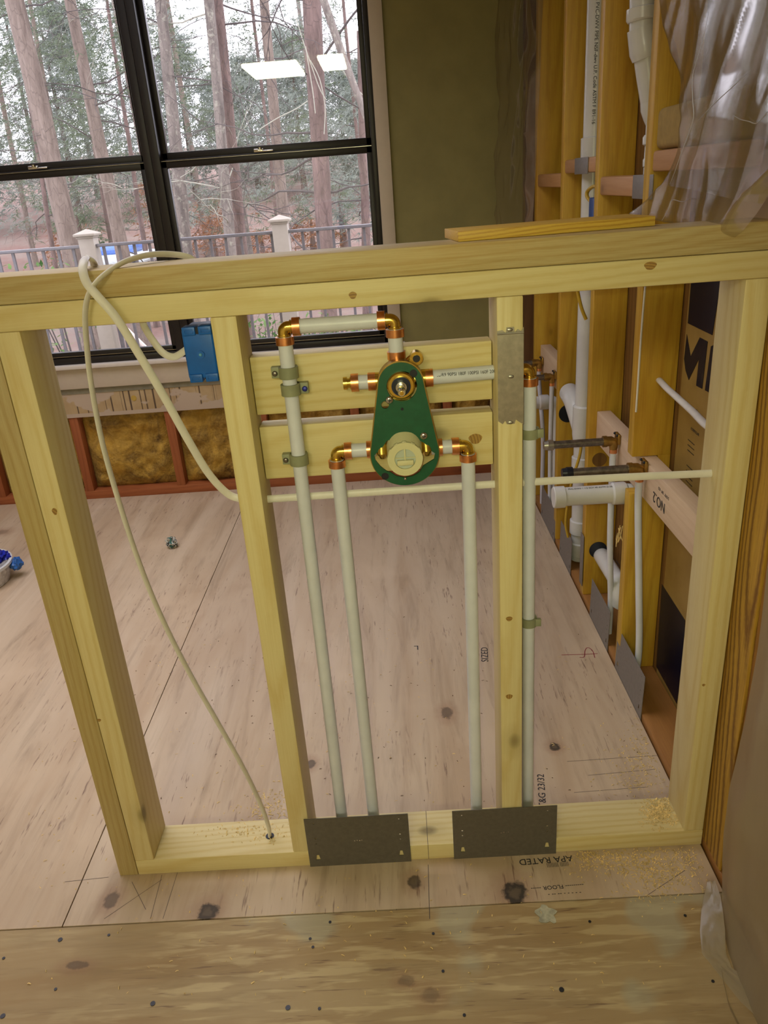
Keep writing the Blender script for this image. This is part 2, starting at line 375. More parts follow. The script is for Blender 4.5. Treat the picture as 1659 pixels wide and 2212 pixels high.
def place(name, me, mat, parent=None, org=None, smooth=40):
    if org is None:
        cs = [v.co for v in me.vertices]
        org = Vector([(min(c[i] for c in cs)+max(c[i] for c in cs))/2 for i in range(3)])
    org = Vector(org); me.transform(Matrix.Translation(-org))
    if smooth:
        me.shade_smooth(); me.set_sharp_from_angle(angle=math.radians(smooth))
    o = bpy.data.objects.new(name, me); COL.objects.link(o)
    if mat:
        for mm in (mat if isinstance(mat, (list, tuple)) else [mat]): me.materials.append(mm)
    if parent is not None:
        o.parent = parent; o.location = org - ORG[parent.name]
    else: o.location = org
    ORG[o.name] = org
    return o
def tag(o, label, cat, group=None, kind=None):
    if label: o['label'] = label
    if cat: o['category'] = cat
    if group: o['group'] = group
    if kind: o['kind'] = kind
    return o
def thing(name, label, cat, loc, group=None):
    o = bpy.data.objects.new(name, None); COL.objects.link(o); o.location = Vector(loc); o.empty_display_size = .05
    ORG[o.name] = Vector(loc); return tag(o, label, cat, group)
def struct(o): o['kind'] = 'structure'; return o
def smooth_path(pts, n=8):
    pts = [Vector(p) for p in pts]; out = []
    q = [pts[0]*2-pts[1]] + pts + [pts[-1]*2-pts[-2]]
    for i in range(1, len(q)-2):
        a, b, c, d = q[i-1:i+3]
        for k in range(n):
            t = k/n
            out.append(.5*((2*b)+(c-a)*t+(2*a-5*b+4*c-d)*t*t+(3*b-a-3*c+d)*t**3))
    out.append(pts[-1]); return out
def plate2d(name, outline, holes, thick, mat, parent, to3d):
    """flat plate with holes: 2D outline, to3d maps (a,b,c)"""
    cu = bpy.data.curves.new(name, 'CURVE'); cu.dimensions = '2D'; cu.fill_mode = 'BOTH'; cu.extrude = thick/2
    for loop in [outline]+list(holes):
        sp = cu.splines.new('POLY'); sp.points.add(len(loop)-1)
        for k, (a, b) in enumerate(loop): sp.points[k].co = (a, b, 0, 1)
        sp.use_cyclic_u = True
    to = bpy.data.objects.new(name+'_tmp', cu); COL.objects.link(to); bpy.context.view_layer.update()
    me = bpy.data.meshes.new_from_object(to.evaluated_get(bpy.context.evaluated_depsgraph_get())); bpy.data.objects.remove(to)
    me.materials.clear()
    for v in me.vertices: v.co = Vector(to3d(*v.co))
    me.update()
    return place(name, me, mat, parent, smooth=30)
def circ(cx, cy, r, n=32, ry=None): return [(cx+r*math.cos(k*2*PI/n), cy+(ry or r)*math.sin(k*2*PI/n)) for k in range(n)]
def text(name, s, size, mat, parent, origin, xdir, ydir, sx=1):
    cu = bpy.data.curves.new(name, 'FONT'); cu.body = s; cu.size = size; cu.extrude = .0001; cu.resolution_u = 3
    to = bpy.data.objects.new(name+'_tmp', cu); COL.objects.link(to); bpy.context.view_layer.update()
    me = bpy.data.meshes.new_from_object(to.evaluated_get(bpy.context.evaluated_depsgraph_get())); bpy.data.objects.remove(to)
    me.materials.clear(); xd, yd = Vector(xdir).normalized(), Vector(ydir).normalized(); zd = xd.cross(yd)
    for v in me.vertices: v.co = Vector(origin)+xd*v.co.x*sx+yd*v.co.y+zd*v.co.z
    return place(name, me, mat, parent, smooth=0)
def line_on(mb, a, b, w, nrm, h=.0003):
    a, b = Vector(a), Vector(b); n = Vector(nrm); t = (b-a).normalized(); sd = t.cross(n)*w/2
    mb.poly([a-sd+n*h, b-sd+n*h, b+sd+n*h, a+sd+n*h])

# ------------------------------------------------------------------ room shell
XW, YB, XL, YF, ZC = .800, 2.12, -2.7, -5.0, 2.42
def P0(u, v): return P(u, v, 'z', 0)
def kn(u, v, r, el, b=.9): p = P0(u, v); return (p.x, p.y, r, el, b)
mA = mat_ply('plywood_behind', 'y', (.54, .425, .31), (.44, .32, .215), [kn(965, 1540, .014, 1.6, .6), kn(1198, 1613, .012, 1.1, .9), kn(895, 1905, .013, 1.2, .75), kn(1112, 1928, .022, 1.15, .95), kn(450, 1970, .019, 1.0, .9), kn(240, 1945, .014, 1.4, .6), kn(672, 1650, .010, 1.5, .7)])
mB = mat_ply('plywood_left', 'y', (.54, .42, .30), (.45, .325, .215), [kn(1, 1150, .03, .8, .3)])
mC = mat_ply('plywood_front', 'x', (.39, .29, .15), (.31, .205, .09), [kn(878, 2118, .014, .7, .35), kn(930, 2150, .016, .8, .3), kn(165, 2085, .02, .4, .5)], scrape=True)
fa = MB().box((-.425, -.108, -.018), (.797, YB+.1, 0)).build('floor', mA, org=(0, 0, 0)); struct(fa)
fb_ = MB().box((XL, -.108, -.018), (-.4275, YB+.1, 0)).build('floor', mB, org=(0, 0, 0)); struct(fb_)
fc = MB().box((XL, YF, -.018), (.797, -.1105, -.0005)).build('floor', mC, org=(0, 0, 0)); struct(fc)
struct(MB().box((XL, YF, -.2), (1.05, YB+.15, -.0185)).build('floor', M['dark']))
struct(MB().box((XL-.1, YF, -.02), (XL, YB+.1, ZC)).build('wall_left', M['wallpaint']))
struct(MB().box((XL-.1, YF-.1, -.02), (1.1, YF, ZC)).build('wall_front', M['wallpaint']))
struct(MB().box((XL-.1, YF-.1, ZC), (1.1, YB+.2, ZC+.1)).build('ceiling', M['wallpaint']))
# back wall (drywall with the window opening), open framing below
WX0, WX1, WZ0, WZ1 = -1.49, .250, .600, 2.12
bw = MB().box((WX1, YB, .385), (1.0, YB+.02, ZC)).box((XL, YB, WZ1), (WX1, YB+.02, ZC)).box((XL, YB, .385), (WX0, YB+.02, WZ1))
struct(bw.build('wall_back', M['olive']))
struct(MB().box((XL, YB+.10, -.2), (1.0, YB+.13, .60)).box((WX1, YB+.1, .6), (1.0, YB+.13, ZC)).box((XL, YB+.1, .6), (WX0, YB+.13, ZC)).box((XL, YB+.1, WZ1), (WX1, YB+.13, ZC+.1)).build('wall_outer', M['old_sheath']))
struct(MB().box((XL, YB, .385), (WX1+.3, YB+.014, .489)).build('wall_lower', M['stripes'], org=(0, 0, 0)))
struct(MB().box((XL, YB-.002, .489), (WX1+.05, YB+.014, .513)).build('trim_1', M['greyband']))
struct(MB().box((WX0-.06, YB-.012, .513), (WX1+.05, YB+.016, .600), .002).build('trim_2', M['cream']))
struct(MB().box((WX0-.08, YB-.032, .600), (WX1+.065, YB+.06, .617), .003).build('trim_3', M['sillpaint']))
struct(MB().box((WX1, YB-.014, .617), (WX1+.052, YB+.016, WZ1+.05), .002).build('trim_4', M['cream']))
struct(MB().box((WX0-.05, YB-.014, .617), (WX0, YB+.016, WZ1+.05), .002).build('trim_5', M['cream']))
sp_ = P(289, 860, 'y', YB-.0005)
tag(MB().tube([sp_, sp_+Vector((0, -.0008, 0))], .012, 20).build('adhesive_dab', flat('yellow_glue', (.42, .28, .05), .6)), 'round yellow glue dab on the striped wallpaper under the window', 'glue spot')
# framing and insulation under the window
tag(MB().box((XL, YB+.004, 0), (XW+.09, YB+.092, .038), .001).build('bottom_plate', M['red_x']), 'dark red lumber plate along the floor under the window wall', 'lumber')
sx_ = [-2.377, -1.97, -1.563, -1.156, -.735, -.329, .077, .484]
lab = ['second', 'third', 'fourth', 'fifth', 'sixth', 'seventh', 'eighth', 'last']
for k, x in enumerate(sx_):
    s = MB().box((x-.019, YB+.004, .038), (x+.019, YB+.092, .385), .001).build('wall_stud', M['red_z'])
    tag(s, 'short dark red stud below the window, %s counted from the left wall' % lab[k], 'stud', 'short studs under the window')
xs = [XL]+sx_+[XW]
for k in range(len(xs)-1):
    x0, x1 = xs[k]+.019, xs[k+1]-.019
    m = MB(); nx_, nz_ = 46, 30; g = []
    for j in range(nz_+1):
        row = []
        for i in range(nx_+1):
            X = x0+(x1-x0)*i/nx_; Z = .039+.345*j/nz_
            e = min(1, min(i, nx_-i)/5)*min(1, min(j, nz_-j)/4)
            q = Vector((X*9, 3.1, Z*9)); d = mnoise.noise(q)*.030+mnoise.noise(q*2.7)*.018+abs(mnoise.noise(q*6))*.012
            row.append(m.bm.verts.new((X, YB+.055-.025*e - d*e, Z)))
        g.append(row)
    for j in range(nz_):
        for i in range(nx_): m.bm.faces.new((g[j][i], g[j][i+1], g[j+1][i+1], g[j+1][i]))
    r = bmesh.ops.extrude_face_region(m.bm, geom=m.bm.faces[:]); nv = [q for q in r['geom'] if isinstance(q, bmesh.types.BMVert)]
    for v in nv: v.co.y = YB+.094
    pos = ['at the far left', 'second from the left', 'third from the left', 'left of the leftmost pony wall stud', 'between two short studs behind the loose cables', 'behind the blue box stud', 'behind the left water pipes', 'behind the green valve', 'in the right corner'][k]
    tag(m.build('insulation_batt', M['insul'], smooth=180), 'yellow fibreglass insulation batt under the window, %s' % pos, 'insulation', 'insulation batts under the window')

# ------------------------------------------------------------------ windows
def window(n, x0, x1, glassx0, glassx1):
    w = bpy.data.objects.new('window_%d' % n, None); COL.objects.link(w); w.location = ((x0+x1)/2, YB, .617); ORG[w.name] = Vector(w.location); struct(w)
    y0 = YB-.004
    fr = MB().box((x0, y0, .617), (glassx0-.018, y0+.09, WZ1), .002).box((glassx1+.018, y0, .617), (x1, y0+.09, WZ1), .002)
    fr.box((x0, y0, .617), (x1, y0+.09, .642), .002).box((x0, y0, WZ1-.03), (x1, y0+.09, WZ1), .002)
    fr.build('frame', M['bronze'], w)
    # upper sash (outer track), lower sash (inner track)
    for nm, ya, z0, z1, rb, rt in (('upper_sash', y0+.05, 1.368, WZ1-.03, .030, .03), ('lower_sash', y0+.016, .642, 1.372, .024, .030)):
        a, b = glassx0-.020, glassx1+.020; t = .026
        ss = MB().box((a, ya, z0), (glassx0+.002, ya+t, z1), .002).box((glassx1-.002, ya, z0), (b, ya+t, z1), .002)
        ss.box((a, ya, z0), (b, ya+t, z0+rb), .002).box((a, ya, z1-rt), (b, ya+t, z1), .002)
        so = ss.build(nm, M['bronze'], w)
        MB().box((glassx0, ya+.012, z0+rb), (glassx1, ya+.015, z1-rt)).build('pane', M['glass'], so, smooth=0)
    # bright seam line on the meeting rail, and the sash lock
    MB().box((glassx0-.02, y0+.012, 1.366), (glassx1+.02, y0+.0165, 1.3675)).build('seal', M['chrome'], w)
    MB().box((glassx0-.018, y0+.0125, .6475), (glassx1+.018, y0+.0165, .649)).build('seal', M['chrome'], w)
    xc = (glassx0+glassx1)/2
    lk = MB().box((xc-.045, y0+.012, 1.374), (xc-.008, y0+.045, 1.386), .002).box((xc-.012, y0+.010, 1.374), (xc+.03, y0+.04, 1.380), .002)
    lk.tube([(xc-.02, y0+.01, 1.383), (xc-.02, y0+.01, 1.390)], .008, 12)
    tag(lk.build('sash_lock', M['chrome'], w), None, None)
window(1, -1.49, -.617, -1.445, -.667)
window(2, -.617, .250, -.566, .212)

# ------------------------------------------------------------------ fluorescent ceiling fixtures behind the photographer
for k, (x0, x1, y0, y1, lb) in enumerate(((-1.02, -.48, -3.95, -3.02, 'wide glowing fluorescent ceiling fixture behind the camera, left one reflected in the window'), (-.27, -.02, -3.72, -2.87, 'narrow glowing fluorescent ceiling fixture behind the camera, right one reflected in the window'))):
    t = thing('ceiling_light', lb, 'light', ((x0+x1)/2, (y0+y1)/2, ZC), 'ceiling lights')
    MB().box((x0-.02, y0-.02, ZC-.03), (x1+.02, y1+.02, ZC), .004).build('housing', M['sillpaint'], t)
    MB().box((x0, y0, ZC-.065), (x1, y1, ZC-.03), .012).build('diffuser', M['tube'], t)

# ------------------------------------------------------------------ pony wall
T, D, H = .038, .089, 1.146
X0, X2, X3, X4 = -.314, 0.0, .410, .761
def lumber(name, lo, hi, mat, label, cat='stud', group=None, bev=.0022):
    return tag(MB().box(lo, hi, bev).build(name, mat), label, cat, group)
GW = 'studs of the half wall'
# bottom plate with a cable hole near stud
lumber('bottom_plate', (X0, 0, 0), (X4+T, D, T), M['pine_x'], 'pale pine bottom plate of the half wall lying on the plywood floor', 'lumber')
lumber('wall_stud', (X0-T, 0, 0), (X0-.0005, D, H-2*T), M['grey_z'], 'leftmost weathered stud standing beside the end of the bottom plate', 'stud', GW)
lumber('wall_stud', (X0, 0, T), (X0+T, D, H-2*T), M['pine_z'], 'pale stud standing on the left end of the bottom plate', 'stud', GW)
lumber('wall_stud', (X2, 0, T), (X2+T, D, H-2*T), M['pine_z'], 'pale stud with the blue electrical box on its left side', 'stud', GW)
lumber('wall_stud', (X3, 0, T), (X3+T, D, H-2*T), M['pine_z'], 'pale stud with the shiny galvanised plate on its front', 'stud', GW)
lumber('wall_stud', (X4, 0, T), (X4+T, D, H-2*T), M['pine_z'], 'rightmost pale stud of the half wall against the streaky post', 'stud', GW)
lumber('top_plate', (-.95, 0, H-2*T), (XW, D, H-T-.0006), M['pine_x'], 'pale lower top plate running across the studs of the half wall', 'lumber')
lumber('top_plate', (-.95, -.001, H-T), (XW+.002, D, H), M['grey_x'], 'weathered grey-topped upper plate capping the half wall', 'lumber')
lumber('backing_block', (X2+T+.0008, .051, .908), (X3-.0008, D, .9995), M['pine_x'], 'upper pine backing block behind the valve between two studs', 'lumber', 'backing blocks behind the valve')
lumber('backing_block', (X2+T+.0008, .051, .800), (X3-.0008, D, .8885), M['pine_x'], 'lower pine backing block behind the valve between two studs', 'lumber', 'backing blocks behind the valve')
# plywood scrap on the top plate
a = P(990.5, 501, 'z', H+.019); b = P(1414, 471, 'z', H+.019)
a = Vector((.357, -.004, 0)); b = Vector((.626, .014, 0))
a = P(990, 523, 'z', H); b = P(1415, 488, 'z', H); t_ = (b-a).normalized(); n_ = Vector((-t_.y, t_.x, 0))
mid = (a+b)/2 + n_*.050 + Vector((0, 0, .0070))
rot = Matrix((t_, n_, Vector((0, 0, 1)))).transposed()
scrap_m = wood('yellow_plywood_offcut', (.66, .44, .07), (.42, .22, .03), 'x', ring=60, ramt=.6, fib=.4)
o = MB().obox((0, 0, 0), ((b-a).length, .100, .0135), Matrix.Identity(3), .001).build('wood_offcut', scrap_m, org=(0, 0, 0))
o.matrix_world = Matrix.Translation(mid) @ rot.to_4x4(); ORG[o.name] = mid
tag(o, 'yellow wood offcut lying on top of the half wall', 'wood offcut')

# knots seen on the front faces
KM = wood('knot_wood', (.40, .24, .06), (.20, .10, .03), 'y', ring=70, ramt=.8, fib=.2, knots=False)
def knot(u, v, y, rx, rz, par):
    c = P(u, v, 'y', y-.0003); m = MB(); vs = [m.bm.verts.new((c.x+rx*(1+.12*math.sin(3*t))*math.cos(t), c.y, c.z+rz*math.sin(t))) for t in [k*2*PI/26 for k in range(26)]]
    m.bm.faces.new(vs); r = bmesh.ops.extrude_face_region(m.bm, geom=m.bm.faces[:]); bmesh.ops.translate(m.bm, verts=[q for q in r['geom'] if isinstance(q, bmesh.types.BMVert)], vec=(0, .0003, 0))
    m.build('knot', KM, par)
_st = [o for o in COL.objects if o.get('group') == GW]; _bl = [o for o in COL.objects if o.get('group') == 'backing blocks behind the valve']; _tp = [o for o in COL.objects if o.name.startswith('top_plate')]
for a in ((1100, 1337, 0, .0055, .0045, _st[3]), (1100, 1505, 0, .0060, .0050, _st[3]), (1027, 948, .051, .0105, .0085, _bl[1]), (762, 638, 0, .0055, .0050, _tp[0]), (1405, 574, 0, .0085, .0055, _tp[0]), (118, 1105, 0, .004, .006, _st[1]), (214, 1556, 0, .0035, .003, _st[1]), (1520, 1480, 0, .003, .0025, _st[4])): knot(*a)

# nail plates on the bottom plate
def nail_plate(pts2d, mat, label, group, org3, ax, ay, nrm, marks=True):
    """pts: lower-left origin; plate .2 x .125"""
    w, h = .200, .124
    t = thing('nail_plate', label, 'nail plate', org3, group)
    hol = []
    for sx in (.018, w-.018):
        hol += [circ(sx, .112, .0016, 8), circ(sx, .0735, .0020, 8), circ(sx, .0605, .0016, 8)]
        hol.append([(sx-.0045, .018), (sx+.0045, .018), (sx+.0022, .031), (sx-.0022, .031)])
    ax, ay, nrm = Vector(ax), Vector(ay), Vector(nrm)
    o = plate2d('plate', [(0, 0), (w, 0), (w, h), (0, h)], hol, .0014, mat, t, lambda A, B, C: Vector(org3)+ax*A+ay*B+nrm*C)
    if marks:
        for k, dx in enumerate((-.008, -.003, .002, .006)):
            MB().box((0, 0, 0), (.0022, .0006, .0022)).build('punch_mark', M['chrome'], t, org=(0, 0, 0)).location = ax*(w/2+dx)+ay*(h/2+.001*(k % 2))+nrm*.001
    return t
for (x, z, lb) in ((.030, -.001, 'dark metal nail plate nailed over two pipes left, beside the blue box stud'), (.3145, -.001, 'dark metal nail plate nailed over the foot of the stud with galvanised plate')):
    nail_plate(None, M['nailplate'], lb, 'nail plates on the bottom plate', (x, -.002, z), (1, 0, 0), (0, 0, 1), (0, -1, 0))
# galvanised plate on stud 3
def jag(): return random.uniform(-.0025, .0025)
zt, zb = 1.0225, .884
ol = [(.4105, zb+.004), (.417, zb-.001), (.421, zb+.004), (.4235, zb-.0015), (.435, zb-.0015), (.437, zb+.005), (.443, zb), (.4485, zb-.003), (.4485, zt+.004), (.445, zt-.002), (.440, zt+.001), (.4355, zt-.0035), (.4345, zt+.0045), (.424, zt+.0045), (.4225, zt-.003), (.418, zt+.001), (.4105, zt)]
gp = thing('stud_guard_plate', 'shiny galvanised steel plate hammered onto the front of a stud', 'metal plate', (.43, -.001, .95))
plate2d('plate', ol, [], .0016, M['galv'], gp, lambda A, B, C: (A, -.0012+C, B))
for (x, z) in ((.4285, zt+.001), (.429, zb+.001), (.43, .955)):
    MB().ball((x, -.0022, z), .0035, 2, (1.3, .35, .8)).build('dimple', M['galv'], gp)
pts = [(.4105, zt-.004), (.4485, zt-.004)]
MB().tube([(p[0], -.0022, p[1]) for p in pts], .0014, 8).build('bent_edge', M['galv'], gp)

# ------------------------------------------------------------------ water pipes and valve
PR = .0111          # three-quarter inch PEX
YP = .036
def ring(t, c, ax, r=.0138, ln=.0115):
    c = Vector(c); ax = Vector(ax); MB().hollow(c-ax*ln/2, c+ax*ln/2, r, r-.0022, 28).build('crimp_ring', M['copper'], t)
def elbow(t, c, a, b, r=.0092, ln=.0145):
    """bend between directions a and b"""
    c, a, b = Vector(c), Vector(a), Vector(b); pts = [c+a*ln]
    for k in range(9):
        th = k/8*PI/2; pts.append(c + a*.007*(1-math.sin(th)) + b*.007*(1-math.cos(th)))
    pts.append(c+b*ln); m = MB().tube(pts, r, 18)
    m.tube([c+a*(ln-.0045), c+a*(ln-.0025)], r*1.18, 18).tube([c+b*(ln-.0045), c+b*(ln-.0025)], r*1.18, 18)
    m.build('elbow', M['brass'], t)
def pexp(t, a, b): MB().tube([a, b], PR, 24).build('tube', M['pex'], t)
ZB = T-.002
X_, Z_ = Vector((1, 0, 0)), Vector((0, 0, 1))
pA = P(607, 706, 'y', YP); pB = P(851, 692, 'y', YP); zA = (pA.z+pB.z)/2
xA, xB = .0985, .2635
vtop = P(861, 778, 'y', YP).z
c1, c2 = Vector((xA, YP, zA)), Vector((xB, YP, zA))
t = thing('water_pipe', 'milky plastic pipe looping from the valve top left and down to the floor', 'pipe', (xA, YP, ZB), 'milky plastic water pipes')
elbow(t, c1, X_, -Z_); elbow(t, c2, -X_, -Z_)
pexp(t, c1+X_*.0135, c2-X_*.0135); pexp(t, c1-Z_*.0135, (xA, YP, ZB)); pexp(t, c2-Z_*.0135, (xB, YP, vtop))
ring(t, c1+X_*.0195, X_); ring(t, c2-X_*.0195, X_); ring(t, c1-Z_*.0195, Z_); ring(t, c2-Z_*.0195, Z_); ring(t, (xB, YP, vtop+.008), Z_)
zL = P(737, 975, 'y', YP).z; zR = P(1010, 962, 'y', YP).z; xl = P(738, 1100, 'y', YP).x; xr = P(1014, 1100, 'y', YP).x
xl2 = P(806, 1750, 'y', YP).x; xr2 = P(1029, 1740, 'y', YP).x
t = thing('water_pipe', 'milky plastic supply pipe rising to the left lower side of the valve', 'pipe', (xl, YP, ZB), 'milky plastic water pipes')
c = Vector((xl, YP, zL)); elbow(t, c, X_, -Z_); pexp(t, c+X_*.0135, (.222, YP, zL)); pexp(t, c-Z_*.0135, (xl2, YP, ZB)); ring(t, c+X_*.0195, X_); ring(t, c-Z_*.0195, Z_); ring(t, (.213, YP, zL), X_)
t = thing('water_pipe', 'milky plastic supply pipe rising to the right lower side of the valve', 'pipe', (xr, YP, ZB), 'milky plastic water pipes')
c = Vector((xr, YP, zR)); elbow(t, c, -X_, -Z_); pexp(t, c-X_*.0135, (.309, YP, zR)); pexp(t, c-Z_*.0135, (xr2, YP, ZB)); ring(t, c-X_*.0195, X_); ring(t, c-Z_*.0195, Z_); ring(t, (.321, YP, zR), X_)
zU = P(1000, 811, 'y', YP).z
t = thing('water_pipe', 'milky plastic pipe passing through the plated stud and down behind it', 'pipe', (.465, YP, ZB), 'milky plastic water pipes')
c = Vector((.466, YP+.012, zU)); elbow(t, c, -X_, -Z_); pexp(t, (.308, YP, zU), c-X_*.0135); pexp(t, c-Z_*.0135, (.469, YP+.020, ZB)); ring(t, c-X_*.0195, X_); ring(t, c-Z_*.0195, Z_); ring(t, (.311, YP, zU), X_)
text('printing', 'SDR9 90PSI 180F 100PSI 160F 2000  9300', .0075, M['ink'], t, (.322, YP-.0095, zU+.0030), (1, 0, 0), (0, .55, .8), .85)
zS = P(790, 825, 'y', YP).z
t = thing('pipe_stub', 'short capped plastic stub on the upper left of the valve', 'pipe', (.19, YP, zS))
pexp(t, (.196, YP, zS), (.228, YP, zS)); ring(t, (.1975, YP, zS), X_); ring(t, (.2235, YP, zS), X_)
m = MB().tube([(.180, YP, zS), (.186, YP, zS), (.1861, YP, zS), (.190, YP, zS), (.1901, YP, zS), (.197, YP, zS)], [.0098, .0098, .0075, .0075, .0095, .0095], 20); m.build('plug', M['brass'], t)

# valve
V0 = Vector((.265, YP, .90))
val = thing('shower_valve', 'brass shower mixing valve with a green plastic guard plate', 'valve', V0)
def G(zx, zy, y=0): return P(780+zx/5.53, 740+zy/5.53, 'y', y)
yG = .004
tc_, bc_ = G(470, 500, yG), G(523, 1300, yG)
r1 = (G(740, 480, yG).x-G(205, 480, yG).x)/2; r2 = (G(928, 1300, yG).x-G(112, 1300, yG).x)/2
tcx, tcz = (G(740, 480, yG).x+G(205, 480, yG).x)/2, G(470, 235, yG).z-r1
bcx, bcz = (G(928, 1300, yG).x+G(112, 1300, yG).x)/2, G(520, 1700, yG).z+r2*.96
dz = tcz-bcz; dx = tcx-bcx; dl = math.hypot(dx, dz); base_a = math.atan2(dz, dx); al = math.acos((r2-r1)/dl)
out = [(tcx+r1*math.cos(th), tcz+r1*math.sin(th)) for th in [base_a-al + 2*al*k/30 for k in range(31)]]
out += [(bcx+r2*math.cos(th), bcz+r2*math.sin(th)*.96) for th in [base_a+al + (2*PI-2*al)*k/44 for k in range(45)]]
hc = G(476, 503, yG); hr = .0228
bh = G(527, 1385, yG)
hk = [[(hc.x+.001, hc.z)]]
hole1 = circ(hc.x+.0012, hc.z-.0022, hr, 36)
# lower opening: wide D shape with scooped corners
lo = []
for (zx, zy) in ((310, 1165), (420, 1140), (640, 1140), (700, 1165), (760, 1200), (850, 1300), (885, 1320), (870, 1390), (740, 1470), (700, 1540), (620, 1590), (520, 1610), (420, 1590), (350, 1545), (300, 1530), (230, 1475), (170, 1400), (158, 1345), (200, 1300), (260, 1240)):
    q = G(zx, zy, yG); lo.append((q.x, q.z))
h3 = G(287, 742, yG); h4 = G(625, 365, yG); h5 = G(287, 1592, yG)
gd = plate2d('guard_plate', out, [hole1, lo, circ(h3.x, h3.z, .0060, 18)], .0035, M['guard'], val, lambda A, B, C: (A, yG+C, B))
gd['label'] = 'green plastic guard plate'
for q in (h4, h5): MB().tube([(q.x, yG-.0022, q.z), (q.x, yG-.0015, q.z)], .0058, 18).build('bolt_hole', M['dark'], val)
# thin metal rim/skirt behind the guard (only along the outside)
sk = MB(); n = len(out)
for k in range(n):
    a, b = out[k], out[(k+1) % n]
    va = [sk.bm.verts.new((a[0], yG+.002, a[1])), sk.bm.verts.new((b[0], yG+.002, b[1])), sk.bm.verts.new((b[0], yG+(.024 if b[1] > .93 else .007), b[1])), sk.bm.verts.new((a[0], yG+(.024 if a[1] > .93 else .007), a[1]))]
    sk.bm.faces.new(va)
bmesh.ops.remove_doubles(sk.bm, verts=sk.bm.verts[:], dist=1e-5)
bmesh.ops.solidify(sk.bm, geom=sk.bm.faces[:], thickness=.0016)
sk.build('skirt', M['old_brass'], val)
# raised marks on the guard
for (zx, zy) in ((315, 865), (668, 845)):
    q = G(zx, zy, yG); MB().hollow((q.x, yG-.0022, q.z), (q.x, yG-.0014, q.z), .0062, .0046, 20).build('moulded_circle', M['guard'], val)
q = G(490, 790, yG); MB().tube([(q.x, yG-.003, q.z), (q.x, yG, q.z)], .0022, 12).build('pin', M['dark'], val)
# screws
for (zx, zy) in ((338, 680), (748, 1108)):
    q = G(zx, zy, yG); m = MB().ball((q.x, yG-.003, q.z), .0062, 2, (1, .55, 1)); m.build('screw', M['chrome'], val)
    MB().box((q.x-.0030, yG-.0068, q.z-.0006), (q.x+.0030, yG-.0060, q.z+.0006)).box((q.x-.0006, yG-.0069, q.z-.0030), (q.x+.0006, yG-.0061, q.z+.0030)).build('screw_slot', M['dark'], val)
# brass body behind
bo = MB().tube([(hc.x, YP+.012, hc.z), (hc.x, YP-.014, hc.z)], .0215, 32).tube([(bh.x, YP+.012, bcz+.008), (bh.x, yG+.006, bcz+.008)], .0265, 36)
bo.tube([(hc.x, YP, hc.z), (bh.x, YP, bcz+.008)], .015, 20).tube([(.225, YP, zS), (.312, YP, zS)], .0135, 20).tube([(.216, YP, zL), (.245, YP, zL)], .0110, 20).tube([(.285, YP, zR), (.318, YP, zR)], .0110, 20).tube([(xB, YP, .95), (xB, YP, vtop)], .0125, 20)
bo.build('body', M['brass'], val)
# mounting ear at upper right
e1 = P(780+660/5.53, 740+185/5.53, 'y', .02)
ear = MB().tube([(e1.x-.022, .026, e1.z-.020), (e1.x-.008, .026, e1.z-.006), (e1.x, .026, e1.z)], [.009, .009, .009], 16)
ear.tube([(e1.x, .034, e1.z), (e1.x, .016, e1.z)], .0100, 20); ear.build('mounting_ear', M['brass'], val)
MB().tube([(e1.x, .0158, e1.z), (e1.x, .0150, e1.z)], .0055, 16).tube([(e1.x, .0152, e1.z), (e1.x, .0140, e1.z)], .0032, 12).build('ear_hole', M['dark'], val)
# upper cartridge: brass ring, dark collar, chrome stem
MB().tube([(hc.x, YP-.014, hc.z), (hc.x, yG-.006, hc.z), (hc.x, yG-.008, hc.z)], [.0205, .0205, .0185], 40).build('bonnet', M['brass'], val)
MB().hollow((hc.x, yG-.0082, hc.z), (hc.x, yG-.0125, hc.z), .0142, .0120, 36).build('retaining_ring', M['navy'], val)
MB().tube([(hc.x, yG-.008, hc.z), (hc.x, yG-.0105, hc.z)], .0122, 30).build('collar', M['dark'], val)
MB().hollow((hc.x, yG-.0104, hc.z), (hc.x, yG-.018, hc.z), .0080, .0064, 24).build('sleeve', M['chrome'], val)
MB().tube([(hc.x, yG-.008, hc.z), (hc.x, yG-.030, hc.z), (hc.x, yG-.0301, hc.z), (hc.x, yG-.050, hc.z), (hc.x, yG-.052, hc.z)], [.0062, .0062, .0056, .0056, .0045], 20).build('stem', M['chrome'], val)
MB().tube([(hc.x, yG-.0518, hc.z), (hc.x, yG-.0526, hc.z)], .0030, 16).build('stem_tip', M['brass'], val)
# brass clip below upper hole
q = G(478, 672, yG); MB().box((q.x-.014, yG+.001, q.z-.004), (q.x+.014, yG+.01, q.z+.006), .002).build('clip', M['brass'], val)
# lower cap
kx, kz = bh.x, bh.z
ky = -.024
kc = P(780+527/5.53, 740+1395/5.53, 'y', ky); kx, kz = kc.x, kc.z
MB().tube([(bcx, yG+.008, bcz+.012), (kx, ky+.012, kz)], [.0275, .0265], 44).build('neck', M['cartridge'], val)
MB().hollow((kx, ky+.014, kz), (kx, ky, kz), .0265, .0160, 48).build('cap_ring', M['cartridge'], val)
for k in range(12):
    th = k*PI/6; MB().box((-.0035, -.006, -.0010), (.0035, .006, .0010), .001).build('grip_rib', M['cartridge'], val, org=(0, 0, 0)).matrix_local = Matrix.Translation(Vector((kx+.0262*math.cos(th), ky+.008, kz+.0262*math.sin(th)))-V0) @ Matrix.Rotation(-th+PI/2, 4, 'Y')
MB().tube([(kx, ky+.008, kz), (kx, ky+.004, kz)], .0161, 36).build('cap_centre', M['cartglass'], val)
MB().box((kx-.0125, ky-.002, kz-.0095), (kx+.0125, ky+.004, kz-.0015), .0012).build('cap_bar', M['cartridge'], val)
